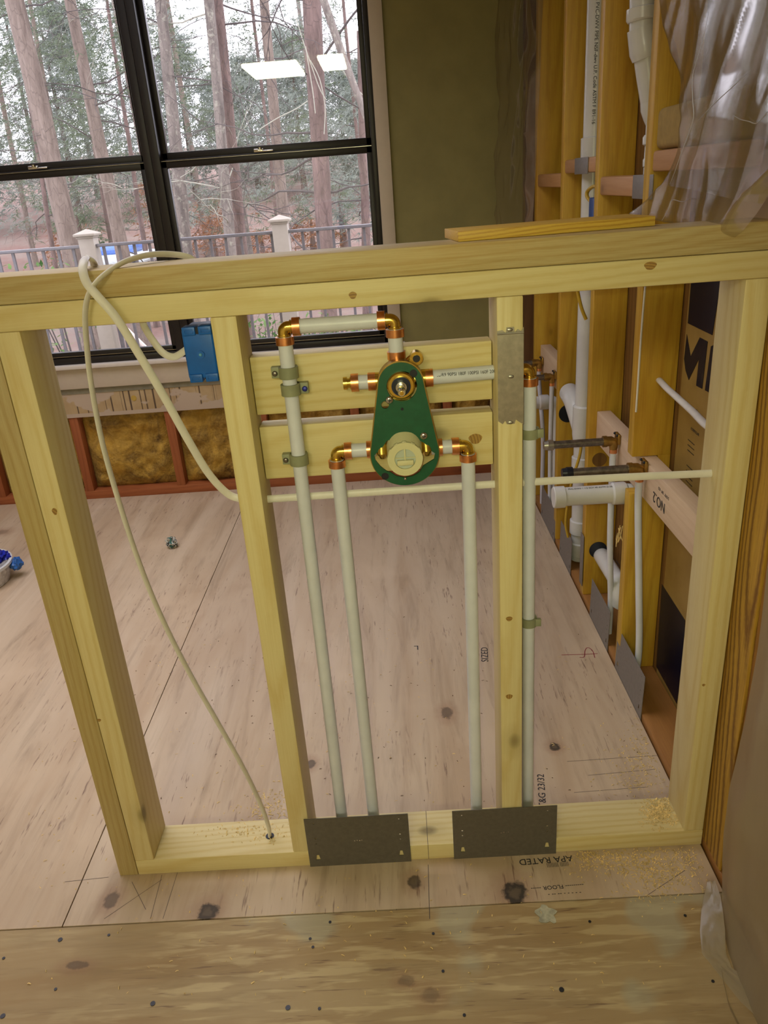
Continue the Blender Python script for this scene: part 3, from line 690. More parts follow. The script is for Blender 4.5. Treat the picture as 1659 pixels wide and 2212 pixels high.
MB().box((kx-.0012, ky+.001, kz-.002), (kx+.0012, ky+.0045, kz+.0155), .0003).build('cap_rib', M['cartridge'], val)
MB().box((kx-.0155, ky+.002, kz+.001), (kx+.0155, ky+.0045, kz+.0020)).build('cap_rib', M['cartridge'], val)
# gold unions either side of the cap
for (zx, zy, sg) in ((250, 1300, -1), (780, 1265, 1)):
    q = G(zx, zy, .012); MB().tube([(q.x, .022, q.z+.012), (q.x, .010, q.z+.008), (q.x, .006, q.z-.001), (q.x, .009, q.z-.007)], [.006, .0085, .0085, .006], 20).build('union_nut', M['brass'], val)
q = G(527, 1625, yG-.003); MB().ball((q.x, q.y, q.z), .0025, 2).build('set_screw', M['chrome'], val)

# pipe clamps
def clamp(c, side, label, scr='dark', ax='z'):
    t = thing('pipe_clamp', label, 'clamp', c, 'grey-green pipe clamps')
    x, y, z = c; h = .0085
    m = MB().hollow((x, y, z-h), (x, y, z+h), .0150, .0112, 24)
    m.box((x+side*.012-.004 if side > 0 else x+side*.027, y+.002, z-h), (x+side*.027 if side > 0 else x+side*.012+.004, .0505, z+h), .001)
    m.box((x-.012, y+.010, z-h), (x+.012, .0508, z+h), .001)
    m.build('strap', M['clamp'], t)
    MB().ball((x+side*.0215, y+.001, z-.001), .0045, 2, (1, .5, 1)).build('screw', M['steel'] if scr == 'dark' else flat('blue_screw', (.05, .06, .35), .4, .5), t)
    return t
for (u, v, sd, lb, sc) in ((613, 805, -1, 'uppermost clamp on the long left pipe with its screw on the left', 'dark'), (628, 841, 1, 'clamp with a blue screw just below the topmost clamp', 'blue'), (641, 992, -1, 'lowest clamp on the long left pipe, on the lower backing block', 'dark')):
    q = P(u, v, 'y', YP); clamp((xA, YP, q.z), sd, lb, sc)
for (v, lb) in ((936, 'clamp on the pipe behind the plated stud, just below the metal plate'), (1342, 'lower clamp on the pipe behind the plated stud, near the lower knot')):
    q = P(1140, v, 'y', .05); t = thing('pipe_clamp', lb, 'clamp', (.4675, .05, q.z), 'grey-green pipe clamps')
    MB().hollow((.4675, .052, q.z-.008), (.4675, .052, q.z+.008), .015, .0112, 24).box((.449, .044, q.z-.008), (.456, .075, q.z+.008), .001).box((.478, .040, q.z-.006), (.488, .047, q.z+.008), .001).build('strap', M['clamp'], t)

# ------------------------------------------------------------------ blue box
bx0, bx1, bz0, bz1 = -.0465, -.001, .9775, 1.0615
yb = .006
B = thing('electrical_box', 'bright blue plastic electrical box on the left side of a stud under the top plate', 'electrical box', (-.023, .04, bz0))
MB().box((bx0, yb, bz0+.004), (bx1, yb+.068, bz1-.006), .004, 3).build('body', M['bluebox'], B)
for x in (bx0+.012, bx1-.010):
    for z in (bz0+.006, bz1-.009): MB().box((x-.0095, yb-.004, z-.006), (x+.0095, yb+.02, z+.006), .0012).build('corner_tab', M['bluebox'], B)
for x in (bx0+.012, bx1-.010):
    for z in (bz0+.006, bz1-.009): MB().box((x-.006, yb-.0052, z-.0030), (x+.006, yb-.0038, z-.0018), .0003).box((x-.006, yb-.0052, z+.0016), (x+.006, yb-.0038, z+.0028), .0003).box((x-.0065, yb-.0052, z-.0030), (x-.0052, yb-.0038, z+.0028), .0003).build('tab_rib', M['bluebox'], B)
MB().tube([(-.0225, yb+.001, 1.018), (-.0225, yb-.003, 1.018)], .0055, 20).build('screw_boss', M['bluebox'], B)
MB().ball((-.0225, yb-.0035, 1.018), .0026, 2).build('boss_tip', flat('light_blue', (.12, .33, .55), .3), B)
MB().tube([(-.0225, yb-.0010, bz1-.009), (-.0225, yb+.004, bz1-.009)], .0050, 16).build('screw_slot', M['dark'], B)
MB().tube([(-.018, yb-.0008, bz0+.005), (-.018, yb+.004, bz0+.005)], .0040, 16).build('screw_slot', M['dark'], B)

# ------------------------------------------------------------------ cables
def cable(label, pts, w=.0062, flat_=.42, upv=None, name='electric_cable', mat='cable', group='white electric cables', n=8, cat='cable'):
    o = MB().tube(smooth_path(pts, n), w, 14, flat_, upv).build(name, M[mat]); return tag(o, label, cat, group)
def C(u, v, y): return P(u, v, 'y', y)
ca = [C(205, 585, .112), C(203, 570, .100), P(197, 560, 'z', 1.158), C(188, 557, .045), C(181, 565, .006), C(179, 585, -.012), C(188, 612, -.020), C(213, 642, -.024), C(252, 688, -.022), C(300, 765, -.014), C(355, 858, -.004), C(405, 948, .010), C(450, 1022, .028), C(490, 1065, .042), C(520, 1077, .045), C(560, 1078, .045), Vector((.043, .045, .768)), Vector((.408, .045, .768)), Vector((.600, .045, .7655)), Vector((.7625, .045, .762))]
cable('white flat cable hooked over the wall top, swooping down and running through the studs', ca, .0062, .5, Vector((0, 1, 0)))
q = P(583, 1806, 'z', .038)
cb = [C(425, 575, .120), C(408, 556, .105), C(365, 549, .085), C(318, 551, .050), C(270, 565, .015), C(232, 588, -.006), C(206, 612, -.016), C(190, 640, -.016), C(184, 680, -.014), C(187, 740, -.010), C(197, 830, -.004), C(222, 960, .002), C(262, 1100, .008), C(306, 1230, .014), C(352, 1340, .020), C(410, 1455, .026), C(470, 1560, .032), C(525, 1658, .038), C(562, 1735, .044), C(580, 1785, q.y-.001), q, q-Vector((0, 0, .03))]
cable('white flat cable arching behind the wall top, dropping into the bottom plate hole', cb, .0058, .5, Vector((0, 1, 0)))
cable('short white cable from under the top plate into the blue box', [C(308, 690, .06), C(312, 706, .058), C(330, 735, .052), C(352, 762, .048), C(375, 771, .044), C(396, 760, .040), C(408, 750, .036)], .0055, .5, Vector((0, 1, 0)))
tag(MB().tube([q+Vector((0, 0, .0002)), q+Vector((0, 0, .0006))], .0085, 24).build('drilled_hole', M['dark']), 'dark drilled hole in the bottom plate where a cable enters', 'hole')

# ------------------------------------------------------------------ right wall (open old studs)
SD = XW+.089
struct(MB().box((SD+.001, -.3, -.02), (SD+.02, .545, ZC)).build('wall_right', M['tan']))
struct(MB().box((SD+.001, .545, -.02), (SD+.02, YB+.1, ZC)).build('wall_right_far', M['old_sheath']))
struct(MB().box((SD+.03, YF, -.02), (SD+.06, YB+.1, ZC)).build('wall_right_outer', M['dark']))
lumber('bottom_plate', (XW+.001, YF+.01, -.018), (SD, YB, .016), M['red_x'] if False else wood('brown_sole_plate', (.36, .17, .05), (.22, .09, .025), 'y', ring=16, ramt=.3), 'old brown bottom plate of the right wall beside the plywood edge', 'lumber')
GO = 'old amber studs of the right wall'
def ostud(y0, y1, z0, z1, label, mat='old_z'): return lumber('wall_stud', (XW, y0, z0), (SD, y1, z1), M[mat], label, 'stud', GO, .002)
BZ0, BZ1 = .514, .6035
YA, YBb, YC, YD = .570, .962, 1.365, 1.787
# stud a is notched around the let-in board
m = MB().box((XW, YA, BZ1+.001), (SD, YA+T, ZC-.001), .002).box((XW, YA, .016), (SD, YA+T, BZ0-.001), .002).box((XW+.060, YA+.001, BZ0-.01), (SD, YA+T-.001, BZ1+.01))
tag(m.build('wall_stud', M['old_z']), 'old amber stud notched around the pale horizontal board, nearest beyond the half wall', 'stud', GO)
ostud(YBb, YBb+T, .016, ZC-.001, 'old amber stud at the far end of the pale board, beside the vent pipe')
ostud(YC, YC+T, .016, ZC-.001, 'old amber stud left of the white vent pipe, near side of the far plumbing bay')
ostud(YD, YD+T, .016, ZC-.001, 'old amber stud in the far corner behind the farthest taps')
M['corner_z'] = wood('dark_corner_stud', (.14, .065, .022), (.08, .035, .012), 'z', ring=16, ramt=.3)
ostud(2.02, 2.075, .016, ZC-.001, 'dark old corner stud where the right wall meets the olive wall', 'corner_z')
# streaky post at the near side
tag(MB().box((XW, -.078, .016), (SD, 0.03, ZC-.001), .003).build('corner_post', M['streak_z']), 'dark streaky amber post standing behind the right end of the half wall', 'post')
tag(MB().box((XW+.004, -.128, .016), (SD, -.079, ZC-.001), .003).build('corner_post', wood('reddish_post', (.40, .19, .03), (.22, .08, .012), 'z', ring=22, ramt=.6, fib=.4)), 'reddish brown stud beside the streaky post, half covered by the milky plastic', 'post')
# let-in board
lumber('horizontal_board', (XW+.020, .05, BZ0), (XW+.058, YBb-.001, BZ1), M['pink_y'], 'pale new horizontal board let into the right wall, holding the near taps', 'lumber')
pbd = P(1433, 1078, 'x', XW+.0195)
text('grade_stamp', 'NO.2', .034, M['ink'], None, P(1437, 1090, 'x', XW+.0192), (0, 1, 0), (0, 0, -1)); st_ = bpy.data.objects['grade_stamp']; 
text('grade_stamp_small', 'S-DRY  SPF  KD', .010, M['ink'], None, P(1440, 1080, 'x', XW+.0192)+Vector((0, -.012, .010)), (0, 1, 0), (0, 0, -1)); tag(bpy.data.objects['grade_stamp_small'], 'small black upside-down print next to the NO.2 grade stamp', 'stamp'); bpy.data.objects['grade_stamp_small'].name = 'grade_print'
tag(st_, 'black upside-down NO.2 grade stamp printed on the pale horizontal board', 'stamp')
far_z = P(1175, 752, 'x', XW+.02).z
lumber('horizontal_board', (XW+.020, YC+T+.001, far_z-.10), (XW+.058, YD-.001, far_z), M['pink_y'], 'small pale board between the two farthest amber studs, holding the far taps', 'lumber')
# upper fire blocks with little plates
def rect_x(x, pts): q = [P(u, v, 'x', x) for u, v in pts]; return min(p.y for p in q), max(p.y for p in q), min(p.z for p in q), max(p.z for p in q)
zb1 = P(1305, 378, 'x', XW).z
ub = [(YA+T, YBb, P(1350, 425, 'x', XW).z, P(1350, 380, 'x', XW).z, 'pinkish block between the upper right wall studs, with the larger steel plate'), (YBb+T, YC, P(1265, 373, 'x', XW).z, P(1265, 340, 'x', XW).z, 'pinkish block crossing in front of the white vent pipe'), (YC+T, YD, P(1195, 405, 'x', XW).z, P(1195, 375, 'x', XW).z, 'dull red block left of the vent pipe, farthest and lowest of the upper blocks'), (.16, YA, P(1440, 370, 'x', XW).z, P(1440, 322, 'x', XW).z, 'pinkish block under the insulation, partly behind the plastic')]
for y0, y1, z0, z1, lb in ub: lumber('fire_block', (XW+.003, y0+.001, z0), (XW+.041, y1-.001, z1), wood('pink_block_%d' % int(y0*100), (.50, .27, .12), (.36, .17, .06), 'y', ring=16, ramt=.25), lb, 'lumber', 'upper blocks in the right wall', .006)
for (u0, u1, vm, hh, lb) in ((1366, 1409, 398, 0, 'larger grey steel plate on an upper block, near the clear plastic'), (1241, 1269, 356, 1, 'smaller grey steel plate on the block in front of the vent pipe')):
    y1 = P(u0, vm, 'x', XW).y; y0 = P(u1, vm, 'x', XW).y; z0 = ub[hh][2]; z1 = ub[hh][3]
    tag(MB().box((XW+.0005, y0, z0-.003), (XW+.0025, y1, z1+.001), .0004).build('steel_plate', M['nailgrey']), lb, 'metal plate', 'plates on the upper blocks')
# printed sheathing in the near bay
sh = SD+.0006
def X2D(name, pts, mat, parent=None):
    m = MB(); m.poly([Vector((sh, 0, 0))+Vector((0, P(u, v, 'x', sh).y, P(u, v, 'x', sh).z)) for u, v in pts], .0005, (-1, 0, 0)); return m.build(name, mat, parent, smooth=0)
pr = thing('sheathing_print', 'dark blue printed lettering on the tan sheathing behind the rightmost stud', 'printing', P(1510, 760, 'x', sh))
X2D('black_panel', [(1494, 600), (1560, 590), (1539, 724), (1486, 698)], M['blackfilm'], pr)
X2D('letter_stroke', [(1484, 722), (1492, 770), (1512, 729), (1529, 738), (1517, 840), (1504, 833), (1510, 775), (1488, 821), (1481, 800), (1478, 775)], M['blackfilm'], pr)
X2D('letter_stroke', [(1536, 748), (1543, 745), (1560, 748), (1550, 860), (1529, 846), (1523, 843)], M['blackfilm'], pr)
X2D('black_panel', [(1430, 1262), (1480, 1340), (1475, 1440), (1462, 1520), (1418, 1440)], M['blackfilm'], pr)
text('small_print', 'Reverse to Date', .017, M['ink'], pr, P(1473, 868, 'x', sh-.0004)+Vector((0, 0, -.004)), (0, -1, -.02), (0, 0, 1))
text('small_print', 'FORMULAR', .009, M['ink'], pr, P(1492, 928, 'x', sh-.0004), (0, -1, -.02), (0, 0, 1))
for k in range(9):
    if k in (3, 4): continue
    text('small_print', 'mm mmmm mm mmm mmm', .0045, M['ink'], pr, P(1486-k*.6, 950+k*11, 'x', sh-.0004), (0, -1, -.02), (0, 0, 1), .7)

# nail plates along the floor of the right wall
for y0, y1, lb in ((.380, .600, 'nearest grey nail plate along the right wall floor edge'), (.675, .870, 'second nearest grey nail plate along the right wall floor edge'), (1.125, 1.292, 'third grey nail plate along the right wall, below the capped drain'), (1.376, 1.628, 'farthest grey nail plate along the right wall floor edge')):
    t = nail_plate(None, M['nailgrey'], lb, 'nail plates along the right wall', (XW-.0015, y1, -.002), (0, -1, 0), (0, 0, 1), (-1, 0, 0), False)
    t.scale = (1, (y1-y0)/.2, 1); t.rotation_euler = (0, math.radians(1.5), 0)
# tall narrow nail plate beside the far drain
q0 = P(1265, 1150, 'x', .815)
tag(MB().box((XW-.004, YBb+.002, .045), (XW-.002, YBb+.036, .215), .0006).build('nail_plate', M['nailgrey']), 'narrow upright grey plate on the amber stud foot, below the capped drain', 'nail plate')

# capped steel nipples with drop-ear elbows and supply pipes
def stubout(y, xl_, z, label, cap, seedz=0, xr_=XW+.006):
    t = thing('capped_pipe', label, 'pipe', (xr_, y, z), 'capped supply stubs on the right wall')
    MB().tube([(xl_+.014, y, z), (xr_-.016, y, z)], .0100, 22).build('nipple', M['steel'], t)
    m = MB().tube([(xl_, y, z), (xl_+.010, y, z), (xl_+.0101, y, z), (xl_+.024, y, z)], [.011, .0125, .0138, .0135], 20).build('cap', M['galv'] if cap else M['dark'], t)
    c = Vector((xr_, y, z))
    e = MB().tube([c-X_*.028, c-X_*.018, c-X_*.0179, c-X_*.006, c+Vector((0, 0, -.002)), c-Z_*.016, c-Z_*.022], [.0145, .0145, .0128, .0125, .0125, .011, .0095], 20)
    e.box((xr_+.006, y-.016, z-.006), (xr_+.0135, y+.016, z+.020), .002); e.build('elbow', M['old_brass'], t)
    for dy in (-.011, .011): MB().ball((xr_+.005, y+dy, z+.017), .0035, 2).build('screw', M['dark'], t)
    ring(t, c-Z_*.027, Z_, .0095, .010)
    return t, c
def drop(t, c, path, r=.0082): MB().tube(smooth_path([c-Z_*.020]+path, 6), r, 18).build('tube', M['pex'], t)
t, c = stubout(.742, .628, .588, 'near grey capped pipe stub, upper of the two over the white drain stub', True); drop(t, c, [Vector((c.x, .742, .5)), Vector((c.x+.004, .74, .3)), Vector((c.x+.014, .74, .12)), Vector((c.x+.014, .74, .01))])
t, c = stubout(.528, .628, .592, 'nearest grey capped pipe stub with a black cap just above the white drain stub', False); drop(t, c, [Vector((c.x, .523, .5)), Vector((c.x+.004, .490, .30)), Vector((c.x+.013, .485, .13)), Vector((c.x+.013, .500, .01))])
t, c = stubout(1.735, .66, .575, 'farthest grey capped pipe stub near the dark corner', False); drop(t, c, [Vector((c.x, 1.735, .5)), Vector((c.x+.01, 1.70, .3)), Vector((c.x+.01, 1.70, .1)), Vector((c.x+.01, 1.70, .01))])
t, c = stubout(1.505, .66, .575, 'far grey capped pipe stub beside the amber stud, second from the corner', False); drop(t, c, [Vector((c.x, 1.505, .5)), Vector((c.x+.002, 1.52, .3)), Vector((c.x+.004, 1.52, .1)), Vector((c.x+.004, 1.52, .01))])

# drain stubs (PVC)
def drain(label, y, z, x0, x1, r, down=None):
    t = thing('drain_stub', label, 'pipe', (x1, y, z), 'white drain stubs')
    MB().tube([(x0+.02, y, z), (x1, y, z)], r, 28).build('tube', M['pvc'], t)
    MB().tube([(x0, y, z), (x0+.002, y, z), (x0+.027, y, z), (x0+.028, y, z)], [r*1.08, r*1.16, r*1.16, r*1.0], 32).build('cap', M['pvc'], t)
    MB().tube([(x1-.036, y, z), (x1-.032, y, z), (x1-.004, y, z), (x1, y, z)], [r*1.05, r*1.2, r*1.2, r*1.1], 30).build('coupling', M['pvc'], t)
    MB().tube(smooth_path([(x1, y, z), (x1+.018, y, z-.004), (x1+.034, y, z-.025), (x1+.036, y, z-.06), (x1+.036, y, .018 if down is None else down)], 5), r*1.0, 26).build('drop', M['pvc'], t)
    return t
t = drain('white capped drain stub sticking out between the near taps', .640, .486, .633, .812, .0235, .30)
text('printing', 'PVC-DWV 1 1/2 SCH 40 ASTM D-2665', .007, M['ink'], t, (.668, .640-.010, .486+.0218), (1, 0, 0), (0, 1, .45))
drain('small white capped drain stub between the far taps', 1.625, .452, .665, .82, .023)

# vent pipe
vx, vy = .846, 1.200
t = thing('vent_pipe', 'tall white plastic vent pipe with black printing in the right wall', 'pipe', (vx, vy, .02))
MB().tube([(vx, vy, .53), (vx, vy, ZC-.01)], .0302, 36).build('tube', M['pvc'], t)
zc = P(1285, 320, 'y', vy).z
MB().tube([(vx, vy, zc-.028), (vx, vy, zc-.026), (vx, vy, zc+.026), (vx, vy, zc+.028)], [.031, .0355, .0355, .031], 36).build('coupling', M['pvc'], t)
zw = P(1245, 905, 'y', vy).z
m = MB().tube([(vx, vy, zw+.045), (vx, vy, zw+.04), (vx, vy, zw-.05), (vx, vy, zw-.09)], [.031, .0365, .0365, .031], 36)
m.tube(smooth_path([(vx-.002, vy+.010, zw-.035), (vx-.010, vy+.05, zw+.010), (vx-.012, vy+.10, zw+.035), (vx-.012, vy+.16, zw+.042)], 6), .033, 26); m.build('wye', M['pvc'], t)
MB().tube([(vx, vy, .02), (vx, vy, zw-.06)], .0302, 36).build('tube', M['pvc'], t)
for z in (zw-.15, .14, .06): MB().tube([(vx, vy, z-.025), (vx, vy, z-.022), (vx, vy, z+.022), (vx, vy, z+.025)], [.031, .0355, .0355, .031], 32).build('coupling', M['pvc'], t)
pt_ = text('printing', 'FOAM CORE PVC-DWV PIPE NSF-dwv U.P. Code ASTM F 891-16', .0128, M['ink'], t, (vx-.0150, vy-.0275, 2.0), (0, 0, -1), (.93, -.37, 0), 1.0)
pz = [ (v.co.z) for v in pt_.data.vertices ]
pt_.location.z = P(1296, 268, 'y', vy).z - min(pz) - ORG[t.name].z
# bigger white pipe upper right with bend, running down the next bay
by = .775
def PX(u, v): return P(u, v, 'y', by)
t = thing('drain_pipe', 'wide white plastic pipe bending behind the upper right studs and narrowing down', 'pipe', PX(1405, 380))
a0 = [PX(1391, -120), PX(1389, 20), PX(1388, 60), PX(1390, 90)]
MB().tube(a0, .0275, 32).build('tube', M['pvc'], t)
MB().tube([PX(1389, 15), PX(1389, 18), PX(1388, 42), PX(1388, 46)], [.029, .0335, .0335, .030], 32).build('coupling', M['pvc'], t)
MB().tube([PX(1386, 60), PX(1391, 96), PX(1394, 108), PX(1397, 125)], [.030, .0315, .0335, .030], 32).build('bend', M['pvc'], t)
MB().tube([PX(1394, 100), PX(1402, 160), PX(1411, 225)], [.027, .027, .026], 32).build('tube', M['pvc'], t)
MB().tube([PX(1408, 215), PX(1412, 232), PX(1414, 255), PX(1413, 270)], [.025, .028, .024, .018], 28).build('reducer', M['pvc'], t)
MB().tube([PX(1413, 255), PX(1411, 300), PX(1408, 340), PX(1405, 390)], [.017]*4, 24).build('tube', M['pvc'], t)
for v in (302, 350): MB().tube([PX(1410, v-8), PX(1409.5, v-6), PX(1409, v+8), PX(1409, v+10)], [.018, .021, .021, .018], 24).build('coupling', M['pvc'], t)
# slanting pipe low in the near bay
y1_ = .955
qa = P(1290, 1185, 'x', .852); qb = P(1338, 1262, 'x', .848)
t = thing('drain_pipe', 'slanting white plastic pipe low between the amber studs behind the supply pipes', 'pipe', qb)
MB().tube([qa+(qa-qb)*.12, qb], .0235, 28).build('tube', M['pvc'], t)
MB().tube(smooth_path([qb-(qb-qa).normalized()*.02, qb, qb+Vector((.0, -.018, -.012)), qb+Vector((.002, -.024, -.035)), qb+Vector((.002, -.022, -.05))], 4), .0285, 26).build('elbow', M['pvc'], t)
text('printing', 'CAUTION', .014, M['ink'], t, P(1330, 1213, 'x', .828), (qb-qa).normalized(), (0, .55, .8), .6)
# dark drilled holes in stud faces where pipes pass
for (u, v, yy, r, nm) in ((1227, 893, YC-.0008, .031, 'round drilled hole in the amber stud where the wye enters'), (1292, 1188, YBb-.0008, .027, 'round drilled hole in the amber stud where the slanting pipe enters'), (1295, 993, YBb-.0008, .021, 'empty round knot mark on the amber stud beside the supply pipe')):
    q = P(u, v, 'y', yy); tag(MB().tube([q, q-Vector((0, .0006, 0))], r, 28).build('drilled_hole', M['dark'] if r > .025 else M['old_sheath']), nm, 'hole')

# blue box high on right wall and yellow wires
q = P(1280, 455, 'y', 1.02)
t = thing('electrical_box', 'small dark blue electrical box in front of the vent pipe, just above the half wall', 'electrical box', q)
MB().box((XW+.002, 1.001, q.z-.09), (XW+.050, 1.06, P(1280, 428, 'y', 1.0).z), .003).build('body', flat('deep_blue_plastic', (.004, .045, .22), .4), t)
MB().box((XW+.028, .9995, q.z-.09), (XW+.030, 1.002, P(1280, 430, 'y', 1.0).z-.002)).build('rib', M['bluebox'], t)
def CX(u, v, x): return P(u, v, 'x', x)
def CY(u, v, y): return P(u, v, 'y', y)
cable('yellow cable loop above the small blue box in front of the vent pipe', [CY(1297, 403, 1.0), CY(1282, 403, 1.05), CY(1270, 412, 1.08), CY(1268, 424, 1.08), CY(1276, 435, 1.06), CY(1285, 443, 1.03)], .0055, .8, name='yellow_cable', mat='yellowcable', group='yellow cables')
cable('yellow cable end hanging in front of the vent pipe below the top plate', [CY(1284, 475, 1.02), CY(1268, 520, 1.06), CY(1252, 570, 1.09), CY(1247, 615, 1.10), CY(1250, 640, 1.10), CY(1257, 668, 1.10), CY(1266, 690, 1.10)], .0050, .8, name='yellow_cable', mat='yellowcable', group='yellow cables')
cable('yellow cable winding down beside the vent pipe behind the capped stubs', [CY(1256, 960, 1.14), CY(1252, 985, 1.13), CY(1243, 1015, 1.13), CY(1233, 1050, 1.13), CY(1226, 1090, 1.13), CY(1222, 1130, 1.13), CY(1227, 1160, 1.13)], .0055, .8, name='yellow_cable', mat='yellowcable', group='yellow cables')
cable('grey-white cable leaving a hole in the nearest amber stud toward the rightmost stud', [CY(1418, 816, YA+.03), CY(1424, 821, YA), CY(1440, 838, .50), CY(1462, 858, .40), CY(1495, 888, .28), CY(1535, 925, .12), Vector((.80, .05, P(1560, 948, 'y', .05).z))], .0075, .8, group='white electric cables')
cable('thin white strip running down the left edge of the nearest amber stud', [P(1400, 560, 'x', XW-.002), P(1392, 640, 'x', XW-.002), P(1384, 740, 'x', XW-.002), P(1378, 830, 'x', XW-.002), P(1374, 890, 'x', XW-.002)], .0022, 1, group=None)  # plain thin white tube along the stud edge
# insulation roll above the near block
q = P(1450, 290, 'x', XW+.02)
m = MB().box((XW+.006, .17, ub[3][3]+.001), (SD-.002, YA-.002, ub[3][3]+.075), .012, 3); tag(m.build('insulation_piece', flat('tan_insulation', (.34, .23, .07), .9, nscale=50, bmp=.6)), 'tan insulation piece resting on an upper block behind the plastic', 'insulation')
# torn paper-wood fibres beside the near drain
m = MB()
for k in range(16):
    b0 = P(1345+random.uniform(-12, 12), 1150+random.uniform(-15, 10), 'x', .815+random.uniform(0, .02)); d = Vector((random.uniform(-.01, .01), random.uniform(-.02, .02), -random.uniform(.015, .05)))
    m.tube([b0, b0+d*.5+Vector((0, random.uniform(-.005, .005), 0)), b0+d], .0012, 5)
tag(m.build('wood_fibres', M['shaving']), 'torn pale wood fibres hanging near the white drain stub', 'splinters', kind='stuff')

# ------------------------------------------------------------------ plastic sheets
def sheet(name, label, rows, mat, nx=40, ny=60, amp=.01, fr=7, seed=0, crk=.25):
    """rows: list of (left point, right point) from top to bottom"""
    m = MB(); g = []; K = len(rows)-1
    for j in range(ny+1):
        s = j/ny*K; k = min(int(s), K-1); f = s-k
        a = rows[k][0].lerp(rows[k+1][0], f); b = rows[k][1].lerp(rows[k+1][1], f); row = []
        for i in range(nx+1):
            p = a.lerp(b, i/nx)
            q = Vector((p.y*fr+seed+p.z*fr*.35, p.x*fr, p.z*fr*.55))
            e = min(1, min(i, nx-i)/6+.15)
            w = mnoise.noise(q)+.6*(1-2*abs(mnoise.noise(q*1.7+Vector((5, 0, 0)))))+crk*(1-3*abs(mnoise.noise(Vector((q.x*2.1+q.z*1.3, 3, q.z*2.4-q.x*.8)))))
            row.append(m.bm.verts.new(p+Vector((-(w+1)*.5*amp*e, 0, 0))))
        g.append(row)
    for j in range(ny):
        for i in range(nx): m.bm.faces.new((g[j][i], g[j][i+1], g[j+1][i+1], g[j+1][i]))
    o = m.build(name, mat, smooth=50)
    return tag(o, label, 'plastic sheet')
def crease(sh_, pts, r=.0011):
    sp__ = smooth_path(pts, 4); MB().tube(sp__, [r*.8*(.25+.75*math.sin(PI*(k+.5)/len(sp__))) for k in range(len(sp__))], 6, .4).build('crease', M['foldpoly'], sh_)
M['foldpoly'] = mat_poly('doubled_poly_fold', .75, (.72, .70, .66), .15, 1.0)
xs_ = XW-.012
# crumpled outer layer
rows = [(P(1430, -150, 'x', xs_), P(1800, -400, 'x', xs_-.02)), (P(1446, 20, 'x', xs_), P(1800, 0, 'x', xs_-.03)), (P(1480, 160, 'x', xs_-.004), P(1780, 150, 'x', xs_-.04)), (P(1492, 250, 'x', xs_-.012), P(1760, 260, 'x', xs_-.05)), (P(1478, 320, 'x', xs_-.012), P(1730, 360, 'x', xs_-.05)), (P(1440, 395, 'x', xs_-.010), P(1668, 420, 'x', xs_-.045)), (P(1375, 462, 'x', xs_-.006), P(1640, 462, 'x', xs_-.045)), (P(1440, 476, 'x', xs_-.012), P(1610, 500, 'x', xs_-.045)), (P(1545, 480, 'x', xs_-.03), P(1590, 516, 'x', xs_-.045))]
sheet('plastic_sheet', 'crumpled clear plastic sheet hanging on the right wall over the end of the half wall', rows, M['poly'], 90, 130, .026, 3.1, 3, .45)
# second layer, fold edge
rows = [(P(1455, -150, 'x', xs_-.01), P(1700, -300, 'x', xs_-.03)), (P(1500, 40, 'x', xs_-.02), P(1700, 60, 'x', xs_-.04)), (P(1496, 160, 'x', xs_-.024), P(1700, 180, 'x', xs_-.05)), (P(1497, 255, 'x', xs_-.028), P(1700, 260, 'x', xs_-.055)), (P(1482, 300, 'x', xs_-.028), P(1690, 330, 'x', xs_-.055)), (P(1462, 350, 'x', xs_-.024), P(1670, 400, 'x', xs_-.055)), (P(1446, 398, 'x', xs_-.022), P(1650, 440, 'x', xs_-.05))]
sA = sheet('plastic_sheet', 'folded inner layer of clear plastic with a bright straight crease, upper right', rows, M['poly'], 60, 90, .012, 5, 11, .2)
crease(sA, [P(u, v, 'x', XW-.075) for u, v in ((1532, 20), (1524, 60), (1508, 120), (1496, 165), (1496, 210), (1498, 255), (1486, 292), (1470, 335), (1458, 370), (1447, 398))], .0015)
crease(sA, [P(u, v, 'x', XW-.075) for u, v in ((1511, 257), (1545, 222), (1582, 188), (1613, 158))])
crease(sA, [P(u, v, 'x', XW-.080) for u, v in ((1586, 250), (1600, 258), (1618, 262), (1636, 266), (1659, 240))], .0016)
crease(sA, [P(u, v, 'x', XW-.078) for u, v in ((1430, 476), (1444, 452), (1452, 432), (1475, 436), (1490, 428))], .0012)
# left upper sheet near corner
rows = [(Vector((.700, 2.08, 2.38)), Vector((.765, 1.50, 2.40))), (Vector((.715, 2.08, 1.8)), Vector((.775, 1.55, 1.8))), (Vector((.72, 2.08, 1.45)), Vector((.78, 1.62, 1.45))), (Vector((.700, 2.07, 1.20)), Vector((.782, 1.70, 1.20))), (Vector((.71, 2.07, .98)), Vector((.785, 1.78, .98)))]
sB = sheet('plastic_sheet', 'clear plastic sheet hanging in folds in the corner beside the olive wall', rows, M['poly'], 50, 80, .035, 7, 21, .15)
crease(sB, [P(u, v, 'y', 1.98) for u, v in ((1142, -40), (1135, 60), (1127, 150), (1117, 230), (1108, 300), (1103, 340))], .0013)
